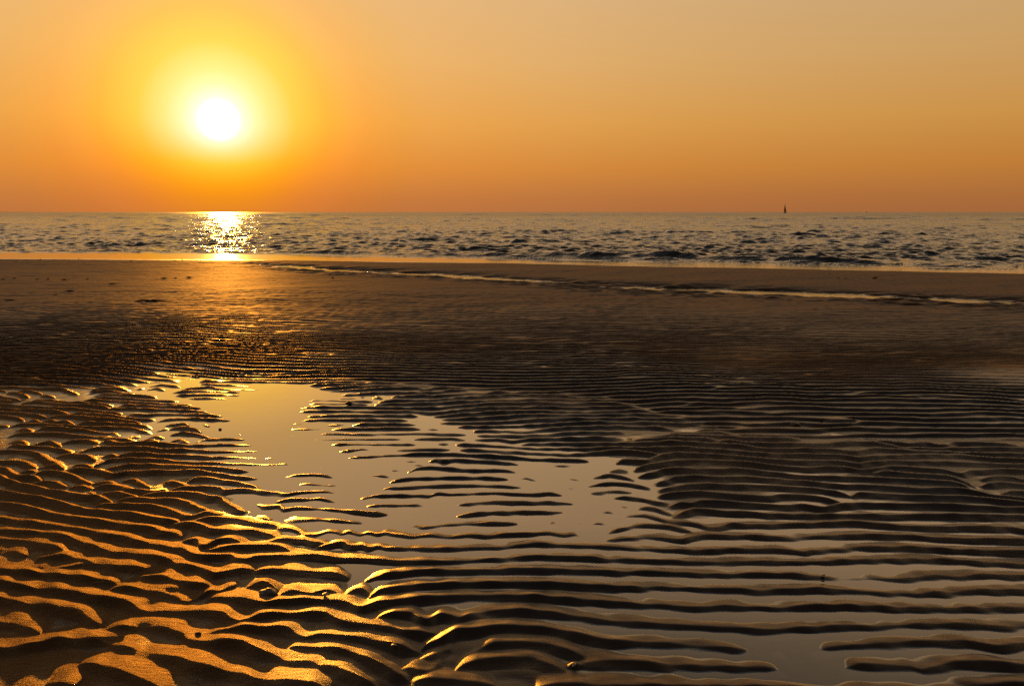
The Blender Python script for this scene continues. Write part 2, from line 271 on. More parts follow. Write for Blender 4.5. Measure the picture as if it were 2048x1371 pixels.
# crest lines of the near ripples, measured on the photograph (tile letter = corner of a 512 x 256 px window, quarter-pixel units)
CRESTS = """
a:0,108 200,132 400,142 620,160 800,178 880,195 960,215
a:860,262 950,240 1050,245 1200,268 1320,278 1400,300 1450,335 1530,345 1590,315 1680,262 1760,268 1840,228 1900,218
a:1960,235 2048,207 b:60,205 120,225 190,275
a:1600,365 1700,315 1850,328 1980,340 b:0,362 100,380 200,360 450,345 640,350 740,365 850,415 920,392 960,362 1100,357 1200,338 1400,315 1700,292 c:0,298 200,306 400,320 800,347 1200,366 1450,386 1700,372 d:0,386 300,380 600,375 900,385 1400,390 1800,388 2048,390
a:0,210 200,245 400,260 600,290 800,335 1000,360 1080,380 1150,425 1220,435 1350,428 1500,430 1700,435 1800,455 1850,510 1950,530 2000,495 b:0,466 200,464 450,450 560,460 680,510 760,535 950,545 1100,565 1200,600 1400,612 1460,608
a:0,335 200,375 400,405 600,450 700,480 760,520 830,545
a:830,572 1000,555 1150,552 1350,562 1450,600 1520,655 1650,675 1800,680 1950,690 b:0,735 130,775 250,815 450,820 600,860 750,920 900,1000 1000,1050
a:1640,612 1750,590 1900,570 b:0,574 200,565 280,580 360,625 430,640 470,617 530,610 700,630 850,645 1050,685 1150,710 1250,745 1330,757
a:0,742 200,725 380,690 470,665 600,662 800,662 950,695 1100,720 1250,765 1430,795 1550,850 1700,890 1800,910 1950,925 b:0,965 150,965 350,985 500,1020 600,1060
a:0,520 150,540 250,570 345,612
a:640,850 750,860 900,885 1050,935 1180,990 1250,1020 1350,1060
a:380,1000 500,1005 620,1030
e:300,945 520,930 640,955 720,980 a:760,58 950,75 1130,90 1285,137
a:400,105 520,85 680,55 760,60
a:1110,150 1300,155 1400,185 1550,210 1680,225 1730,262
a:1830,17 1950,20 2048,5
a:220,77 320,70 405,98
b:240,722 320,705 500,712 650,735 850,790 950,840 1050,890 1150,940 1230,980
b:130,322 250,283 300,285 450,300 540,275 620,262 700,292@.8
b:700,305 760,262 820,235 880,247 935,292
b:1150,892 1220,875 1280,887 1370,915 1430,880 1485,838
b:1240,988 1380,970 1550,980 1800,1000 1920,1015
b:0,95 150,90 300,97 450,105 620,115 760,150
b:870,170 960,140 1100,120 1300,100 1700,90 c:0,82 400,86 800,102 1300,112 1700,118 d:0,121 300,126 500,141 800,150 1050,156 1350,132 1500,142 1750,126 2048,136
b:895,312 990,252 1100,235 1300,210 1600,200 c:0,196 400,206 800,226 1200,222 1700,241 d:0,250 200,246 400,236 700,250 1000,270 1200,276 1500,262 1700,250 2048,250
b:950,482 1100,460 1250,450 1330,510 1380,520 1480,450 1560,465 1640,490 1740,440 1850,420 c:0,416 300,426 600,466 800,491 1200,516 1600,546 d:0,560 300,546 600,527 800,530 1200,516 1500,521 1900,536 2048,531
b:1310,752 1360,692 1450,672 1530,640 1600,590 1750,575 1900,552 c:0,546 250,562 500,602 680,640 800,665 950,656 1200,666 1600,696 1900,716
b:1310,802 1420,775 1570,713@.8
b:1740,747 1850,697 1950,680 c:0,672 150,676 300,692 450,740 600,787
b:1590,893 1650,852 1750,835 1900,805 c:0,801 150,801 300,850 430,886
c:540,830 640,820 750,815 900,820 1200,836 1600,851 d:0,862 80,867 190,918
c:190,1022 400,1011 1000,1016 1700,1012 d:0,1015 200,1022 500,1030 900,1030 1300,1022 1700,1015 2048,1005
d:30,717 80,711 185,772@.7
d:330,722 500,700 700,681 1000,666 1300,655 1550,657 1700,682 1830,707 1900,700 2048,670
d:370,886 425,908@.65
d:560,862 700,841 900,835 1150,850 1220,882 1300,860 1450,826 1700,826 2048,852
e:60,57 130,40 200,55 270,56 400,62 500,85 585,97
e:50,30 110,8 180,10 225,42
e:255,42 320,8 400,15 490,52
e:0,92 200,91 290,105 350,140 400,175 450,195 515,230
e:0,175 170,178 240,200 292,223
e:305,227 380,205 450,212 520,232
e:0,224 60,235 100,275 160,300 280,305 342,329
e:160,262 200,248 285,252
e:295,265 400,258 500,265 600,300 680,335 740,350
e:0,292 60,330 180,365 320,390 380,415 500,425 650,455 780,465 850,490 910,510
e:240,357 340,340 450,345 542,377
e:548,380 650,370 742,387
e:742,392 800,372 900,372 1000,380 1060,405 1150,412 1260,415 1332,390
e:740,352 800,335 880,340 965,372
e:520,242 600,240 750,245 850,262 900,285 980,275 1040,258 1150,260 1400,255 1550,250 1700,265 1850,285 f:0,298 30,300
e:575,212 620,195 700,205 742,224
e:738,218 800,175 900,155 1100,155 1300,160 1500,178 1700,172 f:0,183 150,185 220,178 315,191
e:850,232 950,215 1050,205 1250,200 1450,205 1700,215 1900,235 2015,243
e:925,137 1000,115 1150,112 1280,125 1500,122 1700,132 1850,128 f:0,130 110,132 205,134
e:615,107 700,75 850,62 1050,62 1200,70 1310,85 1500,72 1700,85 f:0,80 78,82
e:800,22 860,10 950,25 1000,28 1080,20 1250,30 1450,38 1650,35 1800,28 1950,32 f:0,36
e:470,127 540,118 620,120 690,130 762,162
e:798,147 850,118 900,120 945,137
e:985,324 1080,318 1140,345 1195,377
e:1295,337 1350,328 1420,350 1520,372
e:1485,338 1560,308 1700,305 1800,320 1950,340 f:0,366 50,376
e:1365,397 1500,385 1680,375 1780,385 1800,405 1880,390 f:0,388 70,407 180,408 250,425 350,405 500,398 580,400 645,413
e:660,447 720,430 765,437
e:795,442 860,425 960,430 1030,455 1130,462
e:1125,457 1200,435 1300,428 1450,425 1580,430 1680,460 1760,460 1830,510 1900,545 1965,572
e:905,512 990,485 1100,475 1250,475 1400,480 1520,505 1600,545 1700,570
e:745,547 800,525 900,530 1050,530 1200,532 1350,560 1450,600 1520,622 1580,595 1650,578 1740,590 1790,590
e:1535,652 1620,632 1800,620 1900,625 f:0,650 150,672 300,700 400,745 500,740 580,712 640,722 700,742 735,715 790,728 850,745 890,722 950,735 990,742 1030,722 1150,745 1250,760 1400,745 1550,765 1700,748 1850,755 g:0,742 170,736 300,726 420,748 500,738 585,760
e:0,425 120,450 300,475 450,505 600,545 680,570 850,582 1050,600 1200,630 1350,650 1450,662
e:1365,687 1450,672 1550,680 1650,705 1700,720 1850,712 f:0,725 80,740 150,760 225,782
e:0,515 200,545 350,585 550,625 750,650 950,680 1150,705 1300,740 1475,772
e:0,630 250,665 450,695 650,715 850,765 1000,785 1080,815 1200,840 1300,850 1450,880 1550,925 1650,940 1750,930 1850,925 1900,955 1970,965 f:0,941 100,930 480,919 620,936 900,946 1250,961 1500,960 1800,946 g:0,926 200,921 500,926 1000,946 1500,966 h:0,956 250,966 500,960 800,946 1200,941 1500,956 2048,986
e:0,730 150,740 400,755 550,785 700,840 800,870 900,905 1000,910 1150,930 1250,950 a:1350,30 1500,75 1650,100 1720,145 1800,115 1950,95 b:0,95
e:0,798 200,810 400,850 500,885 545,907
e:0,865 100,885 225,922
e:1445,817 1560,798 1600,830 1620,860 1680,850 1750,805 1850,800 1950,830 1995,847
e:1595,897 1750,880 1880,860 f:0,845 100,842 180,850 250,875 315,907
f:590,29 700,22 1000,25 1290,26@.8
f:1440,20 1560,23@.7
f:1590,28 1800,31 g:0,47 200,60 450,62 700,65 1050,78 1200,68 1400,65 1500,75 1800,95 h:0,115 400,122 600,128 720,155 850,138 1100,125 1300,120 1550,125 1800,155 2048,165
f:655,83 800,70 850,62 1000,72 1300,65 1565,66@.85
f:1615,68 1800,73 g:0,86 200,98 450,108 600,102 750,92 950,95 1150,115 1205,130
f:725,131 900,125 1050,112 1300,105 1600,105 1800,118 g:0,131 150,145 400,150 615,159
f:1125,182 1200,160 1315,160@.8
f:1200,192 1290,188 1400,192@.7
f:1375,167 1450,148 1500,165 1580,150 1700,158 1850,165 g:0,177 65,190
f:1035,226 1185,231@.75
f:1205,250 1290,215 1400,210 1500,218 1750,235 1950,230 g:0,240 45,247
f:835,276 960,268 1110,292@.8
f:1055,332 1130,312 1250,298 1500,292 1800,292 2025,302
f:985,387 1060,370 1150,372 1300,360 1600,350 1850,350 g:0,362 95,366
f:815,462 930,435 1100,432 1300,430 1400,437 1450,412 1560,425 1750,415 1900,410 g:0,421 200,423 300,415 418,429
f:860,516 1000,505 1150,508 1300,502 1378,520@.9
f:1600,506 1750,490 1900,480 g:0,486 150,485 300,482 505,499
f:1590,596 1750,580 1900,565 g:0,566 250,565 430,562
f:1200,691 1270,665 1340,682 1500,665 1700,655 g:0,652 65,657
g:165,653 215,653@.6
g:275,652 340,640 375,657@.75
g:75,668 125,669@.6
g:505,651 580,650@.65
g:595,667 680,650 805,667@.9
f:195,293 300,270 450,265 550,270 635,294
f:290,347 380,335 500,342 695,353@.85
f:145,487 250,462 380,460 520,455 600,475 675,494
f:0,500 60,520 200,515 220,545 320,525 500,535 700,550 900,572 1070,581
f:195,622 350,622 500,620 700,635 865,652
f:0,600 60,605 135,632
f:45,822 130,795 250,788 400,790 480,815 610,821
f:470,862 580,835 690,812 780,852 850,828 910,858 980,835 1060,852 1100,846 1250,850 1500,855 1750,850 g:0,837 150,822 300,818 500,830 700,838 900,850 1200,862 1550,880 1800,865 h:0,866 200,875 290,892 340,875 450,865 700,850 1100,850 1500,875 1800,885 2048,895
f:55,241 150,235 295,241@.75
f:0,36 10,36
g:60,32 150,20 300,22 700,28 1000,28 1300,22 1500,28 1800,45 h:0,76 500,80 700,98 850,72 1000,78 1150,90 1500,105 1700,118 2048,120
g:1640,0 1900,30 h:0,37 500,32 650,20 850,25 980,45 1080,72 1160,65 1250,75 1500,75 1800,70 2048,72
h:860,0 1000,20 1130,38 1250,25 1350,48 1420,52 1480,28 1700,30 2000,42
g:825,182 880,160 1000,168 1080,175 1130,145 1200,128 1290,112 1500,120 1750,132 h:0,158 250,172 500,172 620,182 720,205 800,190 1000,172 1200,175 1600,185 2048,205
g:970,235 1100,200 1300,175 1550,168 1800,180 h:0,206 300,228 500,222 600,222 720,245 820,245 950,220 1100,220 1400,240 1540,275 1620,250 1850,240 2048,250
g:1000,287 1150,265 1200,245 1350,235 1550,240 1700,242 1800,235 h:0,258 250,285 330,290 500,295 700,300 900,310 1100,320 1300,330 1500,340 1600,365
h:825,264 950,260 1200,280 1450,292 1550,320 1690,387
g:1145,342 1230,325 1320,298 1500,300 1650,305 1850,298 h:0,309 300,330 600,362 700,360 900,370 1200,390 1500,392 1600,405 1800,450 2048,470
g:1165,397 1300,380 1400,365 1550,355 1750,365 h:0,368 200,378 400,392 600,425 670,442
g:1165,442 1250,432 1370,425 1480,415 1600,425 1850,445 h:0,455 80,442 250,440 400,455 500,480 610,502
g:1255,522 1340,505 1430,518 1520,492 1700,498 h:0,515 100,525 250,520 350,535 450,545 550,520 700,508 1000,515 1300,520 1600,530 2048,548
g:1275,607 1400,570 1450,555 1600,562 1720,575 1850,575 h:0,590 250,595 430,598 600,600 800,598 1000,600 1300,600 1600,605 2048,605
g:825,637 900,600 1060,588 1150,610 1250,645 1400,650 1500,670 1570,695 1650,690 1750,668 h:0,671 300,665 500,658 700,655 1000,680 1300,695 1600,695 1900,695 2048,720
g:735,737 850,705 950,675 1100,665 1250,680 1400,710 1475,747
g:735,787 900,775 1050,765 1200,770 1370,795 1430,765 1550,755 1750,755 h:0,765 200,770 450,755 800,755 1150,765 1300,775 1600,790 1900,795 2048,800
h:655,447 720,425 900,430 1200,450 1500,455 1700,465 1850,485 2048,505
h:1695,367 1800,350 1900,345 2048,362
h:1695,314 1850,292 1950,300 2048,325
h:1865,422 1950,410 2048,415
g:35,307 110,290 235,327@.8
g:410,299 480,295 585,317@.7
g:180,364 230,355 280,372@.7
g:385,359 450,368 535,380@.7
g:285,191 505,198@.7
g:775,242 850,228 930,240@.75
g:635,291 720,280 780,268 880,285 985,312@.9
g:585,364 700,345 800,335 950,345 1110,377@.9
g:615,413 750,400 850,395 965,407@.75
g:805,451 900,447 1000,455 1130,485 1255,502@.85
g:845,515 955,522@.65
g:975,554 1050,530 1120,528 1200,560 1295,592
g:465,572 530,555 585,577@.8
g:665,577 760,562 890,587@.85
g:648,742 705,743@.65
g:715,823 785,822@.65
e:490,27 560,15 640,8 720,5 788,24
i:0,355 100,365 175,382
i:0,325 200,325 345,331
i:350,330 500,325 700,335 800,346
i:200,376 330,350 500,350 655,380
i:0,390 150,385 300,395 500,400 650,405 750,440 800,455
i:170,427 300,420 435,452
i:0,410 75,430
i:80,437 200,445 295,487
i:425,457 560,485
i:0,475 100,500 215,522
i:0,522 155,530
i:320,522 400,510 550,510 700,545 850,550 1000,548 1150,572
i:230,541 400,535 550,545 700,570 900,575 1080,590 1130,605
i:0,565 200,572 400,590 600,600 750,600 900,620 1050,635 1250,652
i:0,610 200,615 400,620 600,640 725,660
i:0,640 200,645 350,670 485,697
i:715,657 850,645 1000,660 1150,680 1400,705 1585,709
i:485,707 580,675 800,685 1000,708 1200,715 1350,735 1465,752
i:0,680 150,695 250,727
i:250,737 350,720 430,740
i:430,730 520,725 600,745 670,735 755,767
i:785,767 870,748 1000,755 1200,760 1400,768 1500,775 1555,797
i:0,775 92,780
i:105,782 200,765 300,758 430,755 520,775 700,790 850,802 1000,800 1250,795 1400,805 1480,830 1558,847
i:155,832 240,805 335,827
i:350,832 450,800 600,805 800,820 950,835 1100,852 1160,840 1225,872
i:45,902 150,865 300,858 600,865 800,880 1000,885 1150,895 1300,915 1412,952
i:1290,897 1370,850 1445,878
i:1505,897 1580,870 1685,897
i:1415,947 1520,918 1672,957
i:1205,577 1280,562 1500,565 1700,572 1900,580 j:0,586 20,588
i:1085,607 1200,602 1350,598 1550,605 1750,610 2000,620 j:92,629
i:845,522 1000,515 1200,520 1400,535 1600,540 1800,548 1985,554@.9
i:975,492 1100,488 1300,495 1500,508 1700,515 1845,519@.9
i:955,472 1050,450 1200,452 1400,465 1605,481
i:895,447 1000,420 1150,420 1385,451
i:925,417 1050,390 1180,388 1335,413
i:1505,402 1600,385 1692,409
i:1405,397 1475,386@.8
i:1155,362 1250,345 1405,369
i:1285,332 1350,312 1412,336
i:1155,327 1190,318 1225,331@.8
i:1475,332 1560,305 1655,323
i:1525,367 1650,350 1800,365 1845,376
i:1155,302 1250,280 1500,285 1700,300 1835,321
i:1855,402 1950,385 j:20,380 100,370 180,392 400,395 695,403@.85
j:10,340 150,345 350,355 565,369@.85
i:1765,429 1950,415 j:200,415 435,426@.85
i:1795,459 2030,450 j:200,450 445,456@.85
i:1915,489 j:0,488 150,485 315,491@.8
i:1285,672 1340,655 1500,665 1600,650 1800,650 2000,655 j:120,660 250,669
i:1595,732 1700,705 1850,695 2000,695 j:150,705 335,713
i:1685,767 1800,755 1900,745 1945,767
j:5,755 60,752 115,780
i:1605,822 1680,800 1725,802
i:1735,802 1820,790 1950,795 j:5,825 35,832
i:1745,862 1850,845 2000,855 j:60,878 125,887
i:1745,927 1850,905 1955,947
i:1975,942 j:10,918 60,905 200,900 350,900 495,906@.9
j:335,759 450,755 575,761@.65
j:340,851 400,845 475,853@.75
j:1005,476 1175,479@.62
j:1055,513 1200,505 1400,508 1600,515 1775,521@.85
j:1065,546 1200,540 1450,540 1520,530 1560,545 1725,551@.85
j:1375,486 1625,486@.62
j:1625,486 1655,475 1690,485@.75
j:1755,487 1800,468 1875,491
j:1945,487 2000,468 k:60,480@.9
j:1305,421 1600,405 1900,392 k:0,390 180,388 270,410 330,390 480,385 520,378 600,385 690,402
j:1415,456 1600,448 1800,435 k:0,432 300,432 500,415 700,405
j:1215,389 1450,385 1600,370 1850,362 k:0,355 250,358 450,350 560,345
j:1110,356 1300,350 1550,345 1850,335 2048,330
j:0,318 400,315 800,320 1050,325 1400,318 1700,315 2048,305
j:0,290 400,293 700,290 1200,285 1700,288 2048,282
j:995,586 1150,575 1400,578 1700,580 k:0,590 200,592 400,590 550,572 750,560 900,550 1100,552 1300,545 1700,548 l:0,550 300,552 600,572 800,576
j:985,626 1100,618 1300,620 1500,615 1800,622 k:0,622 150,622 300,641 400,638 500,625 700,602 1000,592 1200,588 1450,595 1750,595 l:0,588 300,590 600,592 900,610
j:1085,669 1300,665 1500,660 1700,662 k:0,664 120,665 185,673@.9
j:1025,711 1250,706 1500,708 1750,705 k:0,708 95,713@.9
j:885,746 1000,742 1125,749@.72
j:1145,756 1300,758 1505,753@.72
j:1555,759 1700,750 k:0,750 190,756@.85
j:895,794 1100,798 1275,797@.68
j:1315,801 1600,800 1800,798 k:0,795 150,795 228,801@.8
j:1020,846 1160,846@.68
j:1195,846 1400,848 1700,852 k:0,846 200,842 400,850 685,856@.8
j:1075,899 1250,900 1600,900 k:0,900 42,901@.72
k:115,906 200,898 400,895 550,897 685,911@.8
j:1820,526 2048,514 k:60,512 200,515 450,500 650,485 900,478 1200,458 1500,465 1700,475 1800,500 l:0,495 300,500
j:1790,550 k:0,547 250,548 500,535 700,522 900,518 1050,510 1200,512 1450,505 1700,508 1900,518 l:0,522 200,520 445,536
k:0,470 250,468 350,475 500,460 650,442 770,435 880,450 1000,430 1150,445 1400,430 1700,440 2048,445
k:245,761 295,763@.6
k:255,801 300,795 405,806@.68
k:135,719 195,723@.6
k:335,676 500,665 700,650 900,640 1100,630 1400,630 l:0,632 240,628 400,620 700,632 1000,632 1200,658
k:405,703 700,698 900,690 1100,682 1300,665 1600,668 l:0,668 230,668 300,658 600,665 900,665 1100,685 1300,692
k:395,736 700,738 1000,735 1200,722 1450,708 1800,705 l:0,708 350,702 600,708 900,710 1100,720 1200,750
k:575,776 900,778 1200,772 1300,768 1500,765 1750,750 l:0,745 500,742 800,760 1000,752 1150,790 1230,800 1450,790 1600,785
k:745,823 900,818 1100,822 1300,828 1400,815 1700,795 l:0,785 80,790 200,780 300,792 500,790 650,800 755,816
k:775,863 1000,865 1250,872 1350,860 1550,858 1750,840 l:0,838 255,840
l:965,837 1050,820 1230,828 1310,798
l:695,851 1000,850 1400,845 1800,840 2048,838
k:745,906 850,908 1000,905 1150,930 1250,915 1350,905 1550,900 l:0,898 235,901
l:345,906 600,895 800,870 1000,872 1200,885 1500,900 1800,910 2048,902
l:345,916 700,915 850,905 1000,905 1200,922
"""

TILES = {'a': (0, 1115), 'b': (512, 1115), 'c': (1024, 1115), 'd': (1536, 1115), 'e': (0, 880), 'f': (512, 880), 'g': (1024, 880), 'h': (1536, 880),
         'i': (0, 700, 5.12), 'j': (400, 700, 5.12), 'k': (800, 700, 5.12), 'l': (1200, 700, 5.12)}
def parse_crests():
    out = []
    for line in CRESTS.strip().splitlines():
        amp = 1.0
        if '@' in line: line, a_ = line.split('@'); amp = float(a_)
        t = None; pts = []
        for tok in line.split():
            if ':' in tok: k, tok = tok.split(':'); t = TILES[k]
            u_, v_ = tok.split(',')
            q = t[2] if len(t) > 2 else 4
            pts.append((t[0] + float(u_) / q, t[1] + float(v_) / q))
        out.append((np.array(pts), amp))
    return out
# depth of the troughs under the pool level in mm (negative: above the water)
DEPTH = [(520,790,12,0.6),(560,830,12,0.6),(480,790,8,0.5),(440,760,3,0.5),(380,750,4,0.4),(340,745,5,0.4),(400,745,5,0.4),(580,780,10,0.5),(620,770,6,0.4),(640,785,6,0.5),(640,830,6,0.5),(700,840,4.44,0.5),(760,830,4,0.5),(800,860,4.44,0.5),(860,870,5.18,0.5),
 (960,870,5.18,0.5),(900,845,4.44,0.4),(1000,860,3.7,0.4),(820,800,5,0.4),(900,820,4,0.3),(950,835,2,0.4),(1050,855,2,0.4),(1080,870,1,0.4),(750,795,3,0.4),(700,775,0,0.4),(820,787,1,0.4),(900,800,-2,0.5),(1000,820,-2,0.5),(1100,840,-2,0.5),(1250,850,-2,0.6),
 (1370,865,3,0.22),(1300,877,2,0.2),(600,757,-2,0.35),(500,755,-1,0.3),(700,758,-3,0.5),(800,770,-3,0.5),(300,800,4,0.5),(350,800,7,0.4),(330,780,5,0.4),(250,770,2,0.4),(270,800,2,0.4),(255,790,3,0.3),(200,790,0,0.4),(150,800,-1,0.5),(100,780,-3),(100,850,-4),
 (240,840,-2,0.5),(300,830,2,0.3),(330,850,3,0.4),(310,862,5,0.3),(350,840,4,0.3),(300,875,0,0.4),(400,830,6,0.4),(420,870,6,0.4),(380,815,4,0.4),(1000,740,-3,2),(1600,800,-3,2),(200,740,-4,1.5),(520,880,12),(620,900,12),(600,960,11),(700,960,8.88),(700,1020,8.88),(820,1040,8.14),(800,920,5.55),(900,960,5.55),(1000,930,5.55),(1000,1000,5.55),(1100,940,8.14),(1150,990,8.14),
 (1250,960,7.4,0.6),(1100,1050,7.4),(1250,1010,6.66,0.6),(1000,1070,8),(800,1080,5,0.6),(1200,1080,7),(450,890,6,0.5),(420,920,4,0.5),(480,930,7,0.5),(380,900,0,0.5),(300,890,-2,0.6),(500,960,5,0.4),(470,985,-2,0.4),
 (490,1003,5,0.22),(560,1005,4,0.35),(600,1030,4,0.35),(620,1060,4,0.4),(540,1050,0,0.4),(540,1080,1,0.4),(600,1090,0,0.4),(660,1100,2,0.4),(750,1105,3,0.5),(900,1110,5),(700,1140,4,0.35),(560,1120,-3,0.4),
 (800,1150,4,0.5),(640,1140,-1,0.3),(700,1175,4,0.2),(740,1178,3,0.2),(900,1150,5),(1000,1170,4,0.5),(950,1200,0,0.4),(1100,1190,4),(900,1240,-3,0.6),(1100,1240,1,0.5),(1200,1235,4,0.5),(1250,1270,3,0.5),(1100,1290,-4,0.6),(1000,1290,-4,0.7),
 (1300,1310,5,0.5),(1220,1320,0,0.4),(1400,1330,6),(1500,1290,7),(1600,1310,11,0.6),(1640,1340,10,0.5),(1800,1320,5),(2000,1320,4),(1400,1200,5.5),(1700,1200,6),(2000,1200,5),(1400,1140,5),(1700,1140,5),(2000,1140,4.5),(1400,1250,6),(1700,1260,7),(2000,1260,7),
 (1300,890,-3.5),(1300,940,-3.5,0.5),(1400,960,-3.5),(1400,1000,-3.5),(1340,1030,1,0.4),(1420,1040,2,0.35),(1350,1010,-3.5,0.4),(1450,1060,3,0.5),(1600,900,-3.5),(1600,945,3,0.35),(1650,965,3,0.35),(1690,985,2,0.3),(1560,960,2,0.4),(1600,1010,-3.5,0.5),(1700,1020,-3.5,0.5),(1680,1000,1,0.4),
 (1800,920,-3.5),(1900,930,-3.5),(1950,970,2,0.35),(1980,985,2,0.3),(2000,950,-3.5,0.5),(1850,980,-3.5),(2000,1020,-3.5),(1850,1050,2),(1650,1060,3),(2000,1065,2.5),(1500,1090,4),(1800,1095,4),(2040,1090,3),
 (100,900,-4),(200,950,-5),(100,1000,-6),(350,960,-4,0.6),(300,1050,-6),(450,1040,-3),(100,1100,-7),(400,1120,-5),(200,1200,-8),(450,1200,-5),(100,1300,-8),(400,1320,-7),(650,1300,-6),(650,1200,-4,0.6),(800,1250,-4),(850,1330,-6),(1050,1360,-4),
 (0,1500,-8,3),(1000,1500,-4,3),(2000,1500,4,3),(-400,1000,-6,3),(-300,1300,-8,3),(2300,1000,-3.5,3),(2400,1250,4,3)]

def traced_ridges(X, Y, ys, us, wfun, left, steep, dry_):
    acc = np.zeros(X.shape)
    for pts, amp in parse_crests():
        # the crest stands above the water: put the measured line at crest height
        gx, gy = px2g(pts[:, 0], pts[:, 1], 0.006)
        end0 = pts[0, 0] > 3; end1 = pts[-1, 0] < 2040
        o_ = np.argsort(gx, kind='stable')
        gx, gy = gx[o_], gy[o_]
        n_ = max(int((gx[-1] - gx[0]) / .006), 4)
        xs_ = np.linspace(gx[0], gx[-1], n_); yy_ = np.interp(xs_, gx, gy)
        kn = np.exp(-np.linspace(-2, 2, 9) ** 2); kn /= kn.sum()
        yy_ = np.convolve(np.pad(yy_, 4, mode='edge'), kn, 'valid') if n_ > 8 else yy_
        xa = xs_[0] - (.005 if end0 else .5); xb = xs_[-1] + (.005 if end1 else .5)
        r0 = np.searchsorted(ys, yy_.min() - .08); r1 = np.searchsorted(ys, yy_.max() + .12)
        if r1 <= r0: continue
        w0, w1 = wfun[r0], wfun[min(r1, len(wfun) - 1)]
        c0 = np.searchsorted(us, min(xa / w0, xa / w1)); c1 = np.searchsorted(us, max(xb / w0, xb / w1))
        xx = X[r0:r1, c0:c1]; yy = Y[r0:r1, c0:c1]
        dl = yy - np.interp(xx, xs_, yy_)
        lf = left[r0:r1, c0:c1]
        L = xs_[-1] - xs_[0]
        tl = min(.055, .45 * L)
        tp = np.ones(xx.shape)
        if end0: tp *= np.clip((xx - xs_[0]) / tl, 0, 1)
        else: tp *= (xx > xa)
        if end1: tp *= np.clip((xs_[-1] - xx) / tl, 0, 1)
        else: tp *= (xx < xb)
        tp = np.clip(tp, 0, 1) ** .4 * (tp > 0)
        short = min(1.0, (L / .25)) ** .25
        st_ = steep[r0:r1, c0:c1]
        dr_ = dry_[r0:r1, c0:c1]
        nl = (.044 - .011 * lf + .011 * st_ - .003 * dr_) * (.45 + .55 * tp); fl = (.076 + .042 * lf - .030 * st_ - .008 * dr_) * (.45 + .55 * tp)
        d2 = dl + .005 + .003 * lf
        t_ = np.minimum(np.where(d2 < 0, -d2 / nl, d2 / fl), 1)
        hn = 1 - (np.sqrt(t_ ** 2 + .008) - .0894) / .9146
        hn = hn - .30 * np.clip(hn, 0, 1) * (1 - np.clip(hn, 0, 1))
        hf = np.clip(1 - (np.sqrt(t_ ** 2 + .006) - .0775) / .9255, 0, 1) ** (1.3 + .1 * lf)
        hgt = np.clip(np.where(d2 < 0, hn, hf), 0, 1)
        acc[r0:r1, c0:c1] += (hgt * tp * amp * short) ** 5
    return acc ** .2

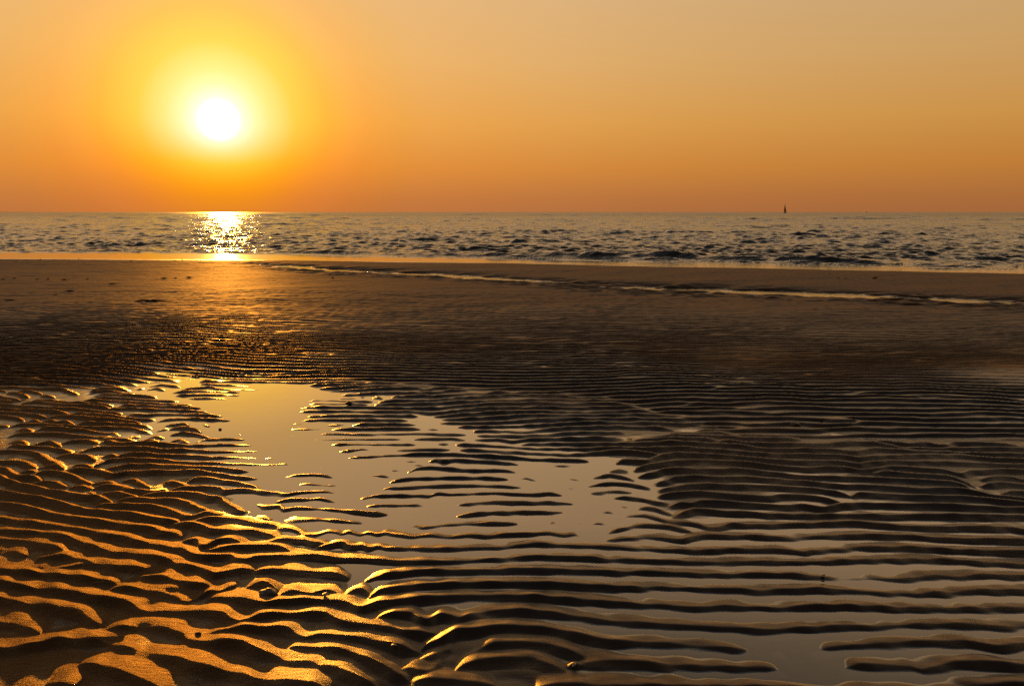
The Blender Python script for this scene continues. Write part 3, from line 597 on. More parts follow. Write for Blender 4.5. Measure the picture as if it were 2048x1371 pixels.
def ripple_field(X, Y):
    """sand relief (ripples + flood level) at ground points; returns z, wetness, amplitude"""
    PX, PY = g2px(X, Y)
    PXc = np.clip(PX, -900, 3000); PYc = np.clip(PY, 430, 1500)
    # number of ripples counted away from the camera
    yt = np.linspace(-35, 120, 6000)
    lam = np.interp(yt / H, [1.0, 2.8, 3.6, 5.0, 6.0, 8, 20], [.093, .095, .088, .085, .100, .135, .20]) * H
    cum = np.concatenate([[0], np.cumsum(np.diff(yt) / lam[:-1])])
    s = np.interp(Y / H, [1.0, 2.7, 3.8, 5.5, 9], [.40, .44, .26, .16, .10])
    u = (-0.62 * H - X) / (0.28 * H)
    sp = np.where(u > 12, u, np.log1p(np.exp(np.clip(u, -30, 12)))) * 0.28 * H
    sp = np.minimum(sp, 2.5)
    Gy = Y - s * sp
    # gentle meander of all crest lines
    Gy = Gy + (0.030 + .05 * sstep(Y, 4.5, 8)) * gfield(X, Y, .55, .5, 11) + 0.010 * gfield(X, Y, .16, .2, 12)
    n = np.interp(Gy, yt, cum)
    lamv = np.interp(Y, yt, lam)
    mess = cmap(PXc, PYc, MESS, 1.3)
    m = gfield(X / lamv, n, 1.15, .62, 21, 54, cplx=True)
    m2 = gfield(X / lamv, n, 3.2, 1.6, 22, 40, cplx=True)
    z = np.exp(1j * 2 * np.pi * n) * (1 + mess * 1.25 * m + 0.85 * mess * m2)
    ph = np.angle(z).astype(np.float32)
    env = np.clip(np.abs(z), 0, 1).astype(np.float32)
    env = env / (env + 0.18) * 1.18
    # crest rounded, near side steeper (the ripples migrate to the camera)
    ph2 = ph + 0.38 * np.sin(ph + 0.9)
    prof = np.cos(ph2 - 0.30)
    zb_ = curve(PX, [(0, 768), (250, 768), (330, 752), (700, 757), (1200, 788), (1480, 868), (2048, 872)])
    zone = sstep(PY, zb_, zb_ + 14) * (1 - sstep(PY, 1385, 1420)) * sstep(PX, -60, -20) * (1 - sstep(PX, 2070, 2110))
    # small lumps along the crests
    lump = gfield(X, Y, .035, .05, 31) * 0.10 + gfield(X, Y, .09, .11, 32) * 0.10
    lump = lump * np.clip(0.35 + mess, 0, 1.3)
    flood = cmap(PXc, PYc, FLOOD) - .22 * sstep(PYc, 1010, 1100)
    flood = flood + 0.10 * gfield(X, Y, .12, .06, 41)
    # ripple height fades towards the flat upper sand
    A = np.interp(PYc, [430, 585, 620, 660, 700, 760, 900, 1400], [.03, .08, .25, .52, .82, 1.05, 1, 1])
    patch = sstep(gfield(X, Y, .9, .5, 51), 0.1, 1.2)
    right = sstep(PXc, 1250, 1700) * (1 - sstep(PYc, 740, 800))
    A = A * (1 - 0.75 * right * patch) * (1 - 0.25 * right)
    leftl = (1 - sstep(PXc, 350, 650)) * sstep(PYc, 600, 650) * (1 - sstep(PYc, 740, 800))
    A = A * (1 + 0.55 * leftl)
    nearleft = (1 - sstep(PXc, 350, 1000)) * sstep(PYc, 1000, 1190)
    a0 = 0.0095 * (1 + 0.15 * nearleft)
    a = a0 * A * (lamv / 0.112) ** 0.6
    z = -flood * a0 + a * (env * prof + lump)
    z = np.where(flood < -1.2, np.maximum(z, 0.0006 + 0.15 * z), z)
    # the near ripples follow the measured crest lines
    steep = 1 - sstep(PYc, 1000, 1085)
    dryz = steep * sstep(PXc, 1180, 1420)
    R = traced_ridges(X, Y, ys, us, wfun, nearleft, steep, dryz)
    soft = (.0012 + .0009 * nearleft) * gfield(X, Y, .03, .02, 33) + .0016 * gfield(X, Y, .10, .06, 34)
    steep = 1 - sstep(PYc, 1000, 1085)
    Rh = (.0122 + .0045 * steep + .002 * nearleft) * (1 + .10 * gfield(X, Y, .10, .2, 35)) * (1 + .15 * nearleft)
    zt = -(.00083 + .00017 * steep) * cmap(PXc, PYc, DEPTH, .9) + Rh * R + soft * (.4 + .8 * R) * (1 - .5 * dryz)
    for (qx, qy, qr, qh) in ((1149, 1328, .016, .013), (700, 806, .022, .006), (752, 795, .020, .006), (790, 796, .022, .006), (1185, 878, .05, .004)):
        gx_, gy_ = px2g(qx, qy, .006)
        zt = zt + qh * np.exp(-((X - gx_) / qr) ** 2 - ((Y - gy_) / (qr * .8)) ** 2)
    pit = np.exp(-((X + 1.06) / .13) ** 2 - ((Y - 2.07) / .045) ** 2)
    z = z * (1 - zone) + (zt - .008 * pit) * zone
    # fine irregularity of the flats
    z = z + 0.0006 * gfield(X, Y, .03, .02, 61) * np.interp(PYc, [500, 700], [3, 1])
    return z, A, flood, PXc, PYc, mess

# ------------------------------------------------------------------ materials
def new_mat(name):
    m = bpy.data.materials.new(name); m.use_nodes = True
    t = NT(m.node_tree)
    for n in list(t.n): t.n.remove(n)
    o = t.node('ShaderNodeOutputMaterial')
    b = t.node('ShaderNodeBsdfPrincipled')
    t.l.new(b.outputs[0], o.inputs[0])
    return m, t, b

def sand_material():
    m, t, b = new_mat('wet_sand')
    tcn = t.node('ShaderNodeTexCoord'); P = tcn.outputs['Object']
    wet = t.node('ShaderNodeAttribute', attribute_name='wet').outputs['Fac']
    n1 = t.noise(P, 1.6, 4, .6); n2 = t.noise(P, 900, 1, .5); n3 = t.noise(P, 25, 3, .6)
    c = t.mixc(n1, (.055, .028, .014, 1), (.095, .050, .025, 1))
    c = t.mixc(t.range(n2, .35, .7, 0, .55), c, (.11, .070, .040, 1))
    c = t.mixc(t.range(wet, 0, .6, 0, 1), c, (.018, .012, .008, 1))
    mst = t.node('ShaderNodeMapping'); t.put(mst.inputs[0], P); mst.inputs['Scale'].default_value = (.35, 1.5, 1)
    st = t.noise(mst.outputs[0], 1.3, 5, .65, .6)
    c = t.mixc(t.range(st, .38, .62, .45, 0), c, (.016, .011, .008, 1))
    t.put(b.inputs['Base Color'], c)
    r = t.math('ADD', t.range(wet, 0, .9, .44, .13), t.range(n3, .3, .7, -.05, .06))
    sr = t.node('ShaderNodeSeparateXYZ'); t.put(sr.inputs[0], P)
    r = t.math('ADD', r, t.range(sr.outputs[1], 6, 11, 0, .20, smooth=True))
    t.put(b.inputs['Roughness'], r)
    b.inputs['Specular IOR Level'].default_value = 0.0
    gl = t.node('ShaderNodeBsdfGlossy'); t.put(gl.inputs['Roughness'], r)
    fr = t.node('ShaderNodeFresnel'); fr.inputs['IOR'].default_value = 1.33
    sx0 = t.node('ShaderNodeSeparateXYZ'); t.put(sx0.inputs[0], P)
    k = t.math('MINIMUM', t.math('MULTIPLY', fr.outputs[0], t.range(wet, 0, 1, .40, 1.5)), t.range(wet, 0, 1, .076, 1.0))
    k = t.math('MULTIPLY', k, t.range(sx0.outputs[1], 5.5, 11.0, 1.0, .62, smooth=True))
    k = t.math('ADD', k, t.range(wet, .75, .95, 0, .25))
    mx = t.node('ShaderNodeMixShader'); t.put(mx.inputs[0], k)
    t.l.new(b.outputs[0], mx.inputs[1]); t.l.new(gl.outputs[0], mx.inputs[2])
    for n in t.n:
        if n.type == 'OUTPUT_MATERIAL': t.l.new(mx.outputs[0], n.inputs[0])
    # grains and fine scouring
    bump = t.node('ShaderNodeBump'); bump.inputs['Distance'].default_value = 0.0022
    mpn = t.node('ShaderNodeMapping'); t.put(mpn.inputs[0], P); mpn.inputs['Rotation'].default_value = (0, 0, .5); mpn.inputs['Scale'].default_value = (1, 4.5, 1)
    hgt = t.math('ADD', t.math('MULTIPLY', n2, 0.9), t.math('MULTIPLY', t.noise(P, 230, 4, .65), 1.7))
    hgt = t.math('ADD', hgt, t.math('MULTIPLY', t.noise(mpn.outputs[0], 22, 4, .6), 2.2))
    t.put(bump.inputs['Height'], hgt)
    sxy = t.node('ShaderNodeSeparateXYZ'); t.put(sxy.inputs[0], P)
    t.put(bump.inputs['Strength'], t.math('MULTIPLY', t.math('MAXIMUM', t.range(wet, 0, .45, 0.78, 0.16), .0), t.range(sxy.outputs[1], 3.0, 11.0, 1.0, .12, smooth=True)))
    t.put(gl.inputs['Color'], t.mixc(t.range(wet, .0, .14, 0, 1), (1.0, .80, .56, 1), (1, 1, 1, 1)))
    for q in (b, gl, fr): t.put(q.inputs['Normal'], bump.outputs[0])
    return m

def water_material(name, base, gain, rough, bumps, far=None, clear=None):
    m, t, b = new_mat(name)
    ior = 1.33
    b.inputs['Specular IOR Level'].default_value = 0.0
    gl = t.node('ShaderNodeBsdfGlossy'); gl.distribution = 'MULTI_GGX'
    fr = t.node('ShaderNodeFresnel'); fr.inputs['IOR'].default_value = ior
    mx = t.node('ShaderNodeMixShader')
    fac = t.math('MULTIPLY', fr.outputs[0], gain, clamp=True)
    t.l.new(b.outputs[0], mx.inputs[1]); t.l.new(gl.outputs[0], mx.inputs[2])
    if clear:
        tr = t.node('ShaderNodeBsdfTransparent'); tr.inputs[0].default_value = clear
        t.l.new(tr.outputs[0], mx.inputs[1])
    for n in t.n:
        if n.type == 'OUTPUT_MATERIAL': t.l.new(mx.outputs[0], n.inputs[0])
    tcn = t.node('ShaderNodeTexCoord'); P = tcn.outputs['Object']
    t.put(b.inputs['Base Color'], base)
    gl.inputs['Roughness'].default_value = rough
    if not far: t.put(mx.inputs[0], fac)
    if far:
        sx = t.node('ShaderNodeSeparateXYZ'); t.put(sx.inputs[0], P)
        t.put(gl.inputs['Roughness'], t.range(sx.outputs[1], far[0], far[1], rough, far[2]))
        # unresolved wave slopes lower the mean reflectance far out
        t.put(mx.inputs[0], t.math('MINIMUM', fac, t.range(sx.outputs[1], 25, 260, .92, .52)))
    prev = None
    for (sc_, dist, stren, stretch) in bumps:
        mp = t.node('ShaderNodeMapping'); t.put(mp.inputs[0], P); mp.inputs['Scale'].default_value = (1, stretch, 1)
        h = t.noise(mp.outputs[0], sc_, 3, .55)
        bp = t.node('ShaderNodeBump'); bp.inputs['Distance'].default_value = dist; bp.inputs['Strength'].default_value = stren
        if far: t.put(bp.inputs['Strength'], t.math('MULTIPLY', t.node('ShaderNodeAttribute', attribute_name='chop').outputs['Fac'], stren))
        t.put(bp.inputs['Height'], h)
        if prev: t.put(bp.inputs['Normal'], prev)
        prev = bp.outputs[0]
    if prev:
        t.put(b.inputs['Normal'], prev); t.put(gl.inputs['Normal'], prev); t.put(fr.inputs['Normal'], prev)
    return m

M_SAND = sand_material()
M_POOL = water_material('pool_water', (.030, .022, .014, 1), 3.2, 0.02, [(6, .004, .06, 1.5)], clear=(.62, .54, .44, 1))
M_STREAM = water_material('stream_water', (.03, .022, .015, 1), 1.8, 0.03, [(9, .02, .25, 2.0)])
M_SEA = water_material('sea_water', (.030, .030, .027, 1), 1.75, 0.10, [(1.6, .16, .6, 2.2), (6, .04, .5, 1.8)], far=(50, 700, .30))

# ------------------------------------------------------------------ the sand, one sheet
def rows(segs):
    y = [segs[0][0]]
    for (y0, y1, f) in segs:
        while y[-1] < y1: y.append(y[-1] + f(y[-1]))
    return np.array(y)
def cols(core, step, wing_to, n=36):
    c = np.arange(-core, core + step, step)
    g = core + (wing_to - core) * (np.linspace(0, 1, n + 1)[1:]) ** 2.5
    return np.concatenate([-g[::-1], c, g])
ys = rows([(-30, -2, lambda y: 2.0), (-2, 1.3, lambda y: .08 if y > 0 else .3),
           (1.3, 12, lambda y: min(max(.0036, (y * y + 1.44) / (797 * 1.2) * .52), .0105)),
           (12, 26, lambda y: .03), (26, 60, lambda y: 1.5)])
us = cols(.80, .00165, 30)
wfun = np.maximum(ys, 1.0) + 0.35
X = us[None, :] * wfun[:, None]
Y = np.repeat(ys[:, None], len(us), 1)
X = X.astype(np.float64)
Zr, A, FL, PX, PY, MS = ripple_field(X, Y)
# large relief: flat beyond the ripples, a channel with the stream, the sandbar, then down to the sea
SEA_Z = -0.035
y_stream = curve_y(X, Y, STREAM); y_shore = curve_y(X, Y, SHORE)
ds = Y - y_stream                                   # metres beyond the stream's middle
far = sstep(Y, 6.5, 9.5)
plain = 0.016 + 0.007 * gfield(X, Y, 1.4, .8, 71) + 0.003 * gfield(X, Y, .5, .22, 72) + .0016 * gfield(X, Y, .30, .07, 76, 50) * (1 - sstep(ds, -.6, 0)) + .0007 * gfield(X, Y, .30, .07, 77, 40)
near_s = np.interp(X / np.maximum(Y, 1), [-.36, -.27, .1, .5], [.0, .8, 1, 1.1])
wst = np.interp(X / np.maximum(Y, 1), [-.3, -.1, .2, .6], [.5, .45, .42, .36])
chan = np.exp(-(ds / (wst * .95)) ** 2) * 0.062 * near_s * np.clip(1 + .30 * gfield(X, Y, .45, .12, 78) + .25 * gfield(X, Y, .15, .06, 79), .35, 1.6)
shoal = np.exp(-(np.minimum(ds + .9, 0) / 1.1) ** 2) * (ds < 0.1) * 0.016 * near_s
texture = (0.010 * gfield(X, Y, .18, .07, 73, 70) + .007 * gfield(X, Y, .08, .04, 74, 70)) * np.exp(-((ds + .85) / .75) ** 2) * near_s
bar_w = np.maximum(y_shore - y_stream, .8)
tb = np.clip(ds / bar_w, 0, 1)
bar = np.sin(np.pi * np.clip(tb, 0, 1)) ** 0.8 * 0.03
slope = -np.maximum(Y - (y_shore - 1.2), 0) * 0.045
zf = plain - chan - shoal + texture + bar * near_s + slope
zf = np.where(Y > y_shore - 1.2, zf - (plain - .018) * sstep(Y, y_shore - 1.2, y_shore), zf)
zf = np.maximum(zf, -0.6)
Z = Zr * (1 - far) + (zf + Zr * .8) * far
# wetness: troughs and pool edges glisten, crests drain first
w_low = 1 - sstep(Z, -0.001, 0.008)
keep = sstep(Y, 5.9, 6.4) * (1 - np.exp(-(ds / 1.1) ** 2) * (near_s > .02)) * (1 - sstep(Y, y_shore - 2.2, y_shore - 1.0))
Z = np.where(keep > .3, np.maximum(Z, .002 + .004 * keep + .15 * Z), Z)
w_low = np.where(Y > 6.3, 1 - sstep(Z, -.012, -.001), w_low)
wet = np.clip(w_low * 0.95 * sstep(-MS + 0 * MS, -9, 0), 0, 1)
PXf = np.clip(PX, 0, 2048)
dryleft = (1 - sstep(PX, 300, 900)) * sstep(PY, 950, 1150)
floor_ = .42 * sstep(PX, 250, 900) * sstep(PY, 670 + 50 * sstep(PX, 1200, 1500), 775 + 20 * sstep(PX, 1200, 1500))
wet = np.maximum(wet, floor_ * (1 + .25 * gfield(X, Y, .4, .2, 82)))
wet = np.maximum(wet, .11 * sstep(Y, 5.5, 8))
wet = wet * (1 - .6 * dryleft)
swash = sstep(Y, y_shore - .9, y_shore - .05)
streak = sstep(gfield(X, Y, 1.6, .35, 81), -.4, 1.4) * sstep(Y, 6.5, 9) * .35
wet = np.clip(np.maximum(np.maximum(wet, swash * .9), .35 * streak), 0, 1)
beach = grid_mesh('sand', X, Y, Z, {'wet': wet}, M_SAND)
tag(beach, kind='structure')
beach['label'] = 'rippled wet sand of the beach at low tide'

# standing water
def sheet(name, x0, x1, y0, y1, z, mat, nx=40, ny=40):
    xs = np.linspace(x0, x1, nx); yy = np.linspace(y0, y1, ny)
    XX, YY = np.meshgrid(xs, yy)
    o = grid_mesh(name, XX, YY, np.full(XX.shape, z), {}, mat)
    return tag(o, kind='structure')
sheet('tide_pool', -4.5, 7.0, .5, 8.0, 0.0, M_POOL)
sheet('tidal_stream', -14, 26, 8.2, 19.6, -0.012, M_STREAM)

# ------------------------------------------------------------------ the sea
def sea():
    ys = rows([(9.0, 14.0, lambda y: .06), (14, 30, lambda y: .045), (30, 700, lambda y: y * .0028), (700, 30000, lambda y: y * .08)])
    us = cols(.80, .0021, 40)
    wf = ys + .3
    X = us[None, :] * wf[:, None]; Y = np.repeat(ys[:, None], len(us), 1)
    ylip = curve_y(X, Y, LIP); ysh = curve_y(X, Y, SHORE)
    t = Y - ylip
    gs = np.maximum(Y * .0028, .045)
    r = np.random.RandomState(5)
    Zs = np.zeros(X.shape); DX = np.zeros(X.shape); DY = np.zeros(X.shape)
    grow = sstep(t, .2, 6) * .55 + .45 * sstep(t, 0.05, .8)
    N = 130
    lams = np.exp(np.linspace(math.log(.22), math.log(7.0), N))
    for L in lams:
        L = L * (1 + .03 * r.randn())
        th = r.randn() * .42 - .12                       # direction, 0 = towards the camera
        k = 2 * np.pi / L
        kx = k * math.sin(th); ky = -k * math.cos(th)
        a = 0.0050 * L ** 0.38 * (0.5 + r.rand()) * (1.0 if L < 1.6 else (1.6 / L) ** .55)
        att = sstep(L / gs, 2.0, 4.0)
        p = kx * X + ky * Y + r.rand() * 6.283
        cs = np.cos(p); sn = np.sin(p)
        Zs += a * att * cs
        q = min(.9 * a, .012)
        DX -= q * att * math.sin(th) * sn; DY += q * att * math.cos(th) * sn
    gust = 1 + .12 * gfield(X, np.log(np.maximum(Y, 5)) * 20, 9, 2.2, 91)
    for L in np.exp(np.linspace(math.log(4.5), math.log(17.0), 34)):
        th = r.randn() * .35 - .1
        k = 2 * np.pi / L * (1 + .05 * r.randn())
        Zs += .016 * (L / 5) ** .4 * (.5 + r.rand()) * sstep(Y, 45, 140) * sstep(L / gs, 2.0, 4.0) * np.cos(k * math.sin(th) * X - k * math.cos(th) * Y + r.rand() * 6.283)
    Zs *= grow * np.clip(gust, .4, 1.8); DX *= grow; DY *= grow
    Zs = Zs + 1.6 * np.maximum(Zs, 0) ** 2
    PX, PY = g2px(X, Y)
    # small breakers rolling in
    def roll(tc, wd, Hh, seed, wob=.25):
        c = tc + wob * gfield(X, Y * 0, 1.7, 1, seed) + .08 * gfield(X, Y * 0, .5, 1, seed + 1)
        s_ = (t - c) / wd
        shp = np.where(s_ < 0, np.exp(-np.abs(s_ / .5) ** 1.5), np.exp(-np.abs(s_ / 1.6) ** 1.4))
        hh = Hh * np.clip(.9 + .14 * gfield(X, Y * 0, 1.6, 1, seed + 2) + .16 * gfield(X, Y, .18, .3, seed + 3), .12, 1.6)
        return shp * hh
    Hc = curve(PX, [(-900, .03), (0, .045), (300, .05), (450, .03), (620, .06), (720, .05), (860, .06), (960, .07), (1080, .135), (1250, .14), (1400, .125), (1540, .15), (1690, .155), (1800, .09), (1900, .06), (2048, .05), (3000, .05)])
    Zs += roll(1.05, .34, Hc, 101, .14)
    H2 = curve(PX, [(-900, .04), (0, .07), (150, .08), (400, .03), (700, .06), (1200, .04), (1700, .09), (2048, .05)])
    Zs += roll(3.6, .6, H2 * .8, 111, .5)
    Zs += roll(8.0, 1.0, np.full(X.shape, .045), 121, .9)
    Zs += roll(.16, .09, np.full(X.shape, .034), 131, .05)
    Zs += roll(.62, .16, np.full(X.shape, .030), 141, .10)
    Zs += roll(2.2, .35, np.full(X.shape, .035), 151, .3)
    z = SEA_Z + Zs
    z = np.where(t < 0, SEA_Z - .0004, z)
    X2 = X + DX; Y2 = Y + DY
    o = grid_mesh('sea', X2, Y2, z, {'chop': sstep(t, -.02, .5) * .98 + .02}, M_SEA)
    return tag(o, kind='structure')
sea()

# ------------------------------------------------------------------ height of the sand under a point
def ground_z(x, y):
    r = int(np.clip(np.searchsorted(ys, y) - 1, 0, len(ys) - 2))
    f = (y - ys[r]) / (ys[r + 1] - ys[r])
    zz = []
    for k in (r, r + 1):
        zz.append(np.interp(x, X[k], Z[k]))
    return zz[0] * (1 - f) + zz[1] * f
def on_ground(px, py):
    x, y = px2g(px, py, 0.0)
    for _ in range(3):
        z = max(ground_z(x, y), 0.0 if y < 8 else -.012)
        x, y = px2g(px, py, z)
    return Vector((x, y, z))

# ------------------------------------------------------------------ small mesh helpers
def simple_mat(name, col, rough=.5, spec=.5, var=.4, scale=60, bump=.4, bdist=.002):
    m, t, b = new_mat(name)
    P = t.node('ShaderNodeTexCoord').outputs['Object']
    n = t.noise(P, scale, 4, .6)
    lo = tuple(c * (1 - var) for c in col) + (1,); hi = tuple(min(c * (1 + var), 1) for c in col) + (1,)
    t.put(b.inputs['Base Color'], t.mixc(n, lo, hi))
    b.inputs['Roughness'].default_value = rough
    b.inputs['Specular IOR Level'].default_value = spec
    bp = t.node('ShaderNodeBump'); bp.inputs['Strength'].default_value = bump; bp.inputs['Distance'].default_value = bdist
    t.put(bp.inputs['Height'], n); t.put(b.inputs['Normal'], bp.outputs[0])
    return m
def mesh_obj(name, verts, faces, mat, parent=None, smooth=True, loc=None):
    me = bpy.data.meshes.new(name)
    me.from_pydata([tuple(v) for v in verts], [], faces)
    me.polygons.foreach_set('use_smooth', [smooth] * len(me.polygons))
    me.materials.append(mat); me.update()
    o = bpy.data.objects.new(name, me); COL.objects.link(o)
    if parent: o.parent = parent
    if loc is not None: o.location = loc
    return o
def empty(name, loc, rz=0):
    o = bpy.data.objects.new(name, None); COL.objects.link(o)
    o.location = loc; o.rotation_euler = (0, 0, rz); o.empty_display_size = .1
    return o

# ------------------------------------------------------------------ sailing boat on the horizon
M_HULL = simple_mat('boat_hull_paint', (.05, .03, .025), .35, .5, .1, 2)
M_SAIL = simple_mat('sail_cloth', (.20, .12, .07), .8, .2, .1, 1)
M_SPAR = simple_mat('spar_metal', (.12, .10, .09), .4, .5, .1, 3)
def tube(p0, p1, r0, r1, n=8):
    p0 = Vector(p0); p1 = Vector(p1); d_ = (p1 - p0).normalized()
    a = d_.orthogonal().normalized(); b = d_.cross(a)
    v = []
    for p, r in ((p0, r0), (p1, r1)):
        for i in range(n):
            q = 2 * math.pi * i / n
            v.append(p + a * math.cos(q) * r + b * math.sin(q) * r)
    f = [(i, (i + 1) % n, n + (i + 1) % n, n + i) for i in range(n)]
    f += [tuple(range(n))[::-1], tuple(range(n, 2 * n))]
    return v, f
def hull_mesh(L, B, D, ns=14, nr=9):
    v, f = [], []
    for i in range(ns):
        t_ = i / (ns - 1)
        x = (t_ - .5) * L
        hb = B / 2 * (math.sin(math.pi * min(t_ * .62 + .14, 1)) ** .8) * (1 if t_ < .97 else .4)
        if t_ > .6: hb *= max(1 - ((t_ - .6) / .4) ** 2, .02)
        sheer = D * (1 + .25 * t_ ** 2)
        for j in range(nr):
            a = -math.pi / 2 + math.pi * j / (nr - 1)
            v.append((x, hb * math.sin(a), sheer - (sheer + .35) * math.cos(a) ** .7))
    for i in range(ns - 1):
        for j in range(nr - 1):
            a = i * nr + j; f.append((a, a + 1, a + nr + 1, a + nr))
        f.append((i * nr, (i + 1) * nr, (i + 1) * nr + nr - 1, i * nr + nr - 1))
    f.append(tuple(range(nr)))
    f.append(tuple(range((ns - 1) * nr, ns * nr))[::-1])
    return v, f
def sail_mesh(foot0, foot1, head, belly, n=8):
    """three-cornered sail with belly, two-sided cloth of real thickness"""
    f0, f1, h = Vector(foot0), Vector(foot1), Vector(head)
    nrm = (f1 - f0).cross(h - f0).normalized()
    v, f = [], []
    for side in (0, 1):
        for i in range(n + 1):
            a = i / n
            for j in range(n + 1):
                b = j / n
                lo = f0.lerp(f1, b)
                p = lo.lerp(h, a)
                p = p + nrm * (belly * math.sin(math.pi * b) * (1 - a) * (.4 + a) * 2 + side * .02)
                p = p + (f1 - f0).normalized() * (.35 * math.sin(math.pi * a) * b)
                v.append(p)
    m = (n + 1) ** 2
    for i in range(n):
        for j in range(n):
            q = i * (n + 1) + j
            f.append((q, q + 1, q + n + 2, q + n + 1))
            f.append((m + q, m + q + n + 1, m + q + n + 2, m + q + 1))
    return v, f
D1 = 1000.0
bx = (1570.5 - 1024) / FPX * D1 * CP
boat = empty('sailboat', (bx, D1, SEA_Z), math.radians(54)); boat.scale = (1.05, 1.05, 1.1)
tag(boat, 'small dark sailboat with one tall raised sail, standing on the horizon', 'sailboat')
v, f = hull_mesh(8.2, 2.5, 1.15); mesh_obj('hull', v, f, M_HULL, boat)
v, f = tube((.6, 0, .8), (.15, .75, 11.2), .10, .05); mesh_obj('mast', v, f, M_SPAR, boat)
v, f = tube((.55, 0, 1.7), (-3.4, .5, 1.8), .07, .05); mesh_obj('boom', v, f, M_SPAR, boat)
v, f = sail_mesh((.5, .02, 1.9), (-3.4, .52, 2.0), (.16, .72, 11.0), .5); mesh_obj('mainsail', v, f, M_SAIL, boat)
v, f = sail_mesh((3.9, 0, 1.4), (.9, .6, 1.7), (.3, .66, 9.2), .35); mesh_obj('jib', v, f, M_SAIL, boat)
cv = [(-1.6, -.7, .9), (1.2, -.6, .9), (1.2, .6, .9), (-1.6, .7, .9), (-1.5, -.55, 1.55), (.8, -.4, 1.45), (.8, .4, 1.45), (-1.5, .55, 1.55)]
cf = [(0, 1, 2, 3), (4, 7, 6, 5), (0, 4, 5, 1), (1, 5, 6, 2), (2, 6, 7, 3), (3, 7, 4, 0)]
mesh_obj('cabin', cv, cf, M_HULL, boat, smooth=False)
D2 = 2600.0
b2 = empty('motor_boat', ((1733.5 - 1024) / FPX * D2 * CP, D2, SEA_Z), math.radians(55))
tag(b2, 'tiny far-off boat, a brown speck on the horizon to the right of the sailboat', 'boat')
v, f = hull_mesh(9.0, 3.0, 1.5); mesh_obj('hull', v, f, M_HULL, b2)
cv2 = [(x * 1.1, y * 1.5, z * 2.0 - .4) for x, y, z in cv]
mesh_obj('wheelhouse', cv2, cf, M_SPAR, b2, smooth=False)
v, f = tube((-.5, 0, 2.4), (-.5, 0, 4.6), .12, .08); mesh_obj('mast', v, f, M_SPAR, b2)

# low coast far away on the left
M_COAST = simple_mat('far_coast', (.10, .075, .055), .9, .1, .3, .01)
v, f = [], []
nx_ = 60
for i in range(nx_):
    t_ = i / (nx_ - 1)
    x = -9600 + 4950 * t_
    hgt = 15 * (1 - t_) ** .7 * (1 + .2 * math.sin(i * 1.7) + .12 * math.sin(i * 4.1)) + .3
    for (dy, z) in ((-120, -2), (-60, hgt * .7), (0, hgt), (160, hgt * .8), (400, -2)):
        v.append((x, 8000 + dy + 40 * math.sin(i * .8), z))
for i in range(nx_ - 1):
    for j in range(4):
        a = i * 5 + j; f.append((a, a + 1, a + 6, a + 5))
tag(mesh_obj('hills', v, f, M_COAST), kind='structure')

# ------------------------------------------------------------------ seaweed, stones and shells on the sand
M_WEED = simple_mat('seaweed', (.020, .013, .008), .8, .1, .5, 90)
M_STONE = simple_mat('dark_stone', (.045, .035, .028), .45, .5, .5, 50, .6, .004)
M_LUMP = simple_mat('sand_lump', (.085, .052, .032), .5, .4, .4, 200, .5, .002)  # for the sand lump that is built as a pebble
M_SHELL = simple_mat('shell', (.30, .24, .19), .4, .5, .3, 120)
def weed_mesh(seed, size, tall=.25, n=9):
    r = random.Random(seed); v, f = [], []
    for k in range(n):
        a = r.uniform(0, 2 * math.pi); L = size * r.uniform(.35, 1.0); w_ = size * r.uniform(.05, .12)
        px_, py_ = r.uniform(-.15, .15) * size, r.uniform(-.1, .1) * size
        h = size * tall * r.uniform(.3, 1.2); st = len(v); m = 8
        for i in range(m):
            t_ = i / (m - 1); a2 = a + r.uniform(-.5, .5) * t_
            x = px_ + math.cos(a2) * L * t_; y = py_ + .5 * math.sin(a2) * L * t_
            z = h * math.sin(math.pi * min(t_ * .9 + .1, 1)) * (1 - .3 * t_) + .002
            ww = w_ * (1 - .8 * t_) * (1 + .3 * math.sin(9 * t_ + k))
            nx, ny = -math.sin(a2), math.cos(a2)
            v += [(x + nx * ww, y + ny * ww, z), (x, y, z + ww * .5), (x - nx * ww, y - ny * ww, z), (x, y, z - ww * .35)]
        for i in range(m - 1):
            for j in range(4):
                f.append((st + i * 4 + j, st + i * 4 + (j + 1) % 4, st + (i + 1) * 4 + (j + 1) % 4, st + (i + 1) * 4 + j))
        f.append((st, st + 3, st + 2, st + 1)); f.append(tuple(st + (m - 1) * 4 + j for j in range(4)))
    return v, f
def stone_mesh(seed, sx, sy, sz, n=14):
    r = random.Random(seed); ph = [r.uniform(0, 6.28) for _ in range(6)]
    v, f = [], []
    for i in range(n + 1):
        th = math.pi * i / n
        for j in range(2 * n):
            p = math.pi * j / n
            k = 1 + .10 * math.sin(2 * p + ph[0]) * math.sin(th) + .07 * math.sin(3 * p + ph[1] + 2 * th) + .05 * math.cos(4 * th + ph[2]) + .03 * math.sin(5 * p + 3 * th + ph[3])
            v.append((sx * k * math.sin(th) * math.cos(p), sy * k * math.sin(th) * math.sin(p), sz * k * math.cos(th)))
    m = 2 * n
    for i in range(n):
        for j in range(m):
            f.append((i * m + j, (i + 1) * m + j, (i + 1) * m + (j + 1) % m, i * m + (j + 1) % m))
    return v, f
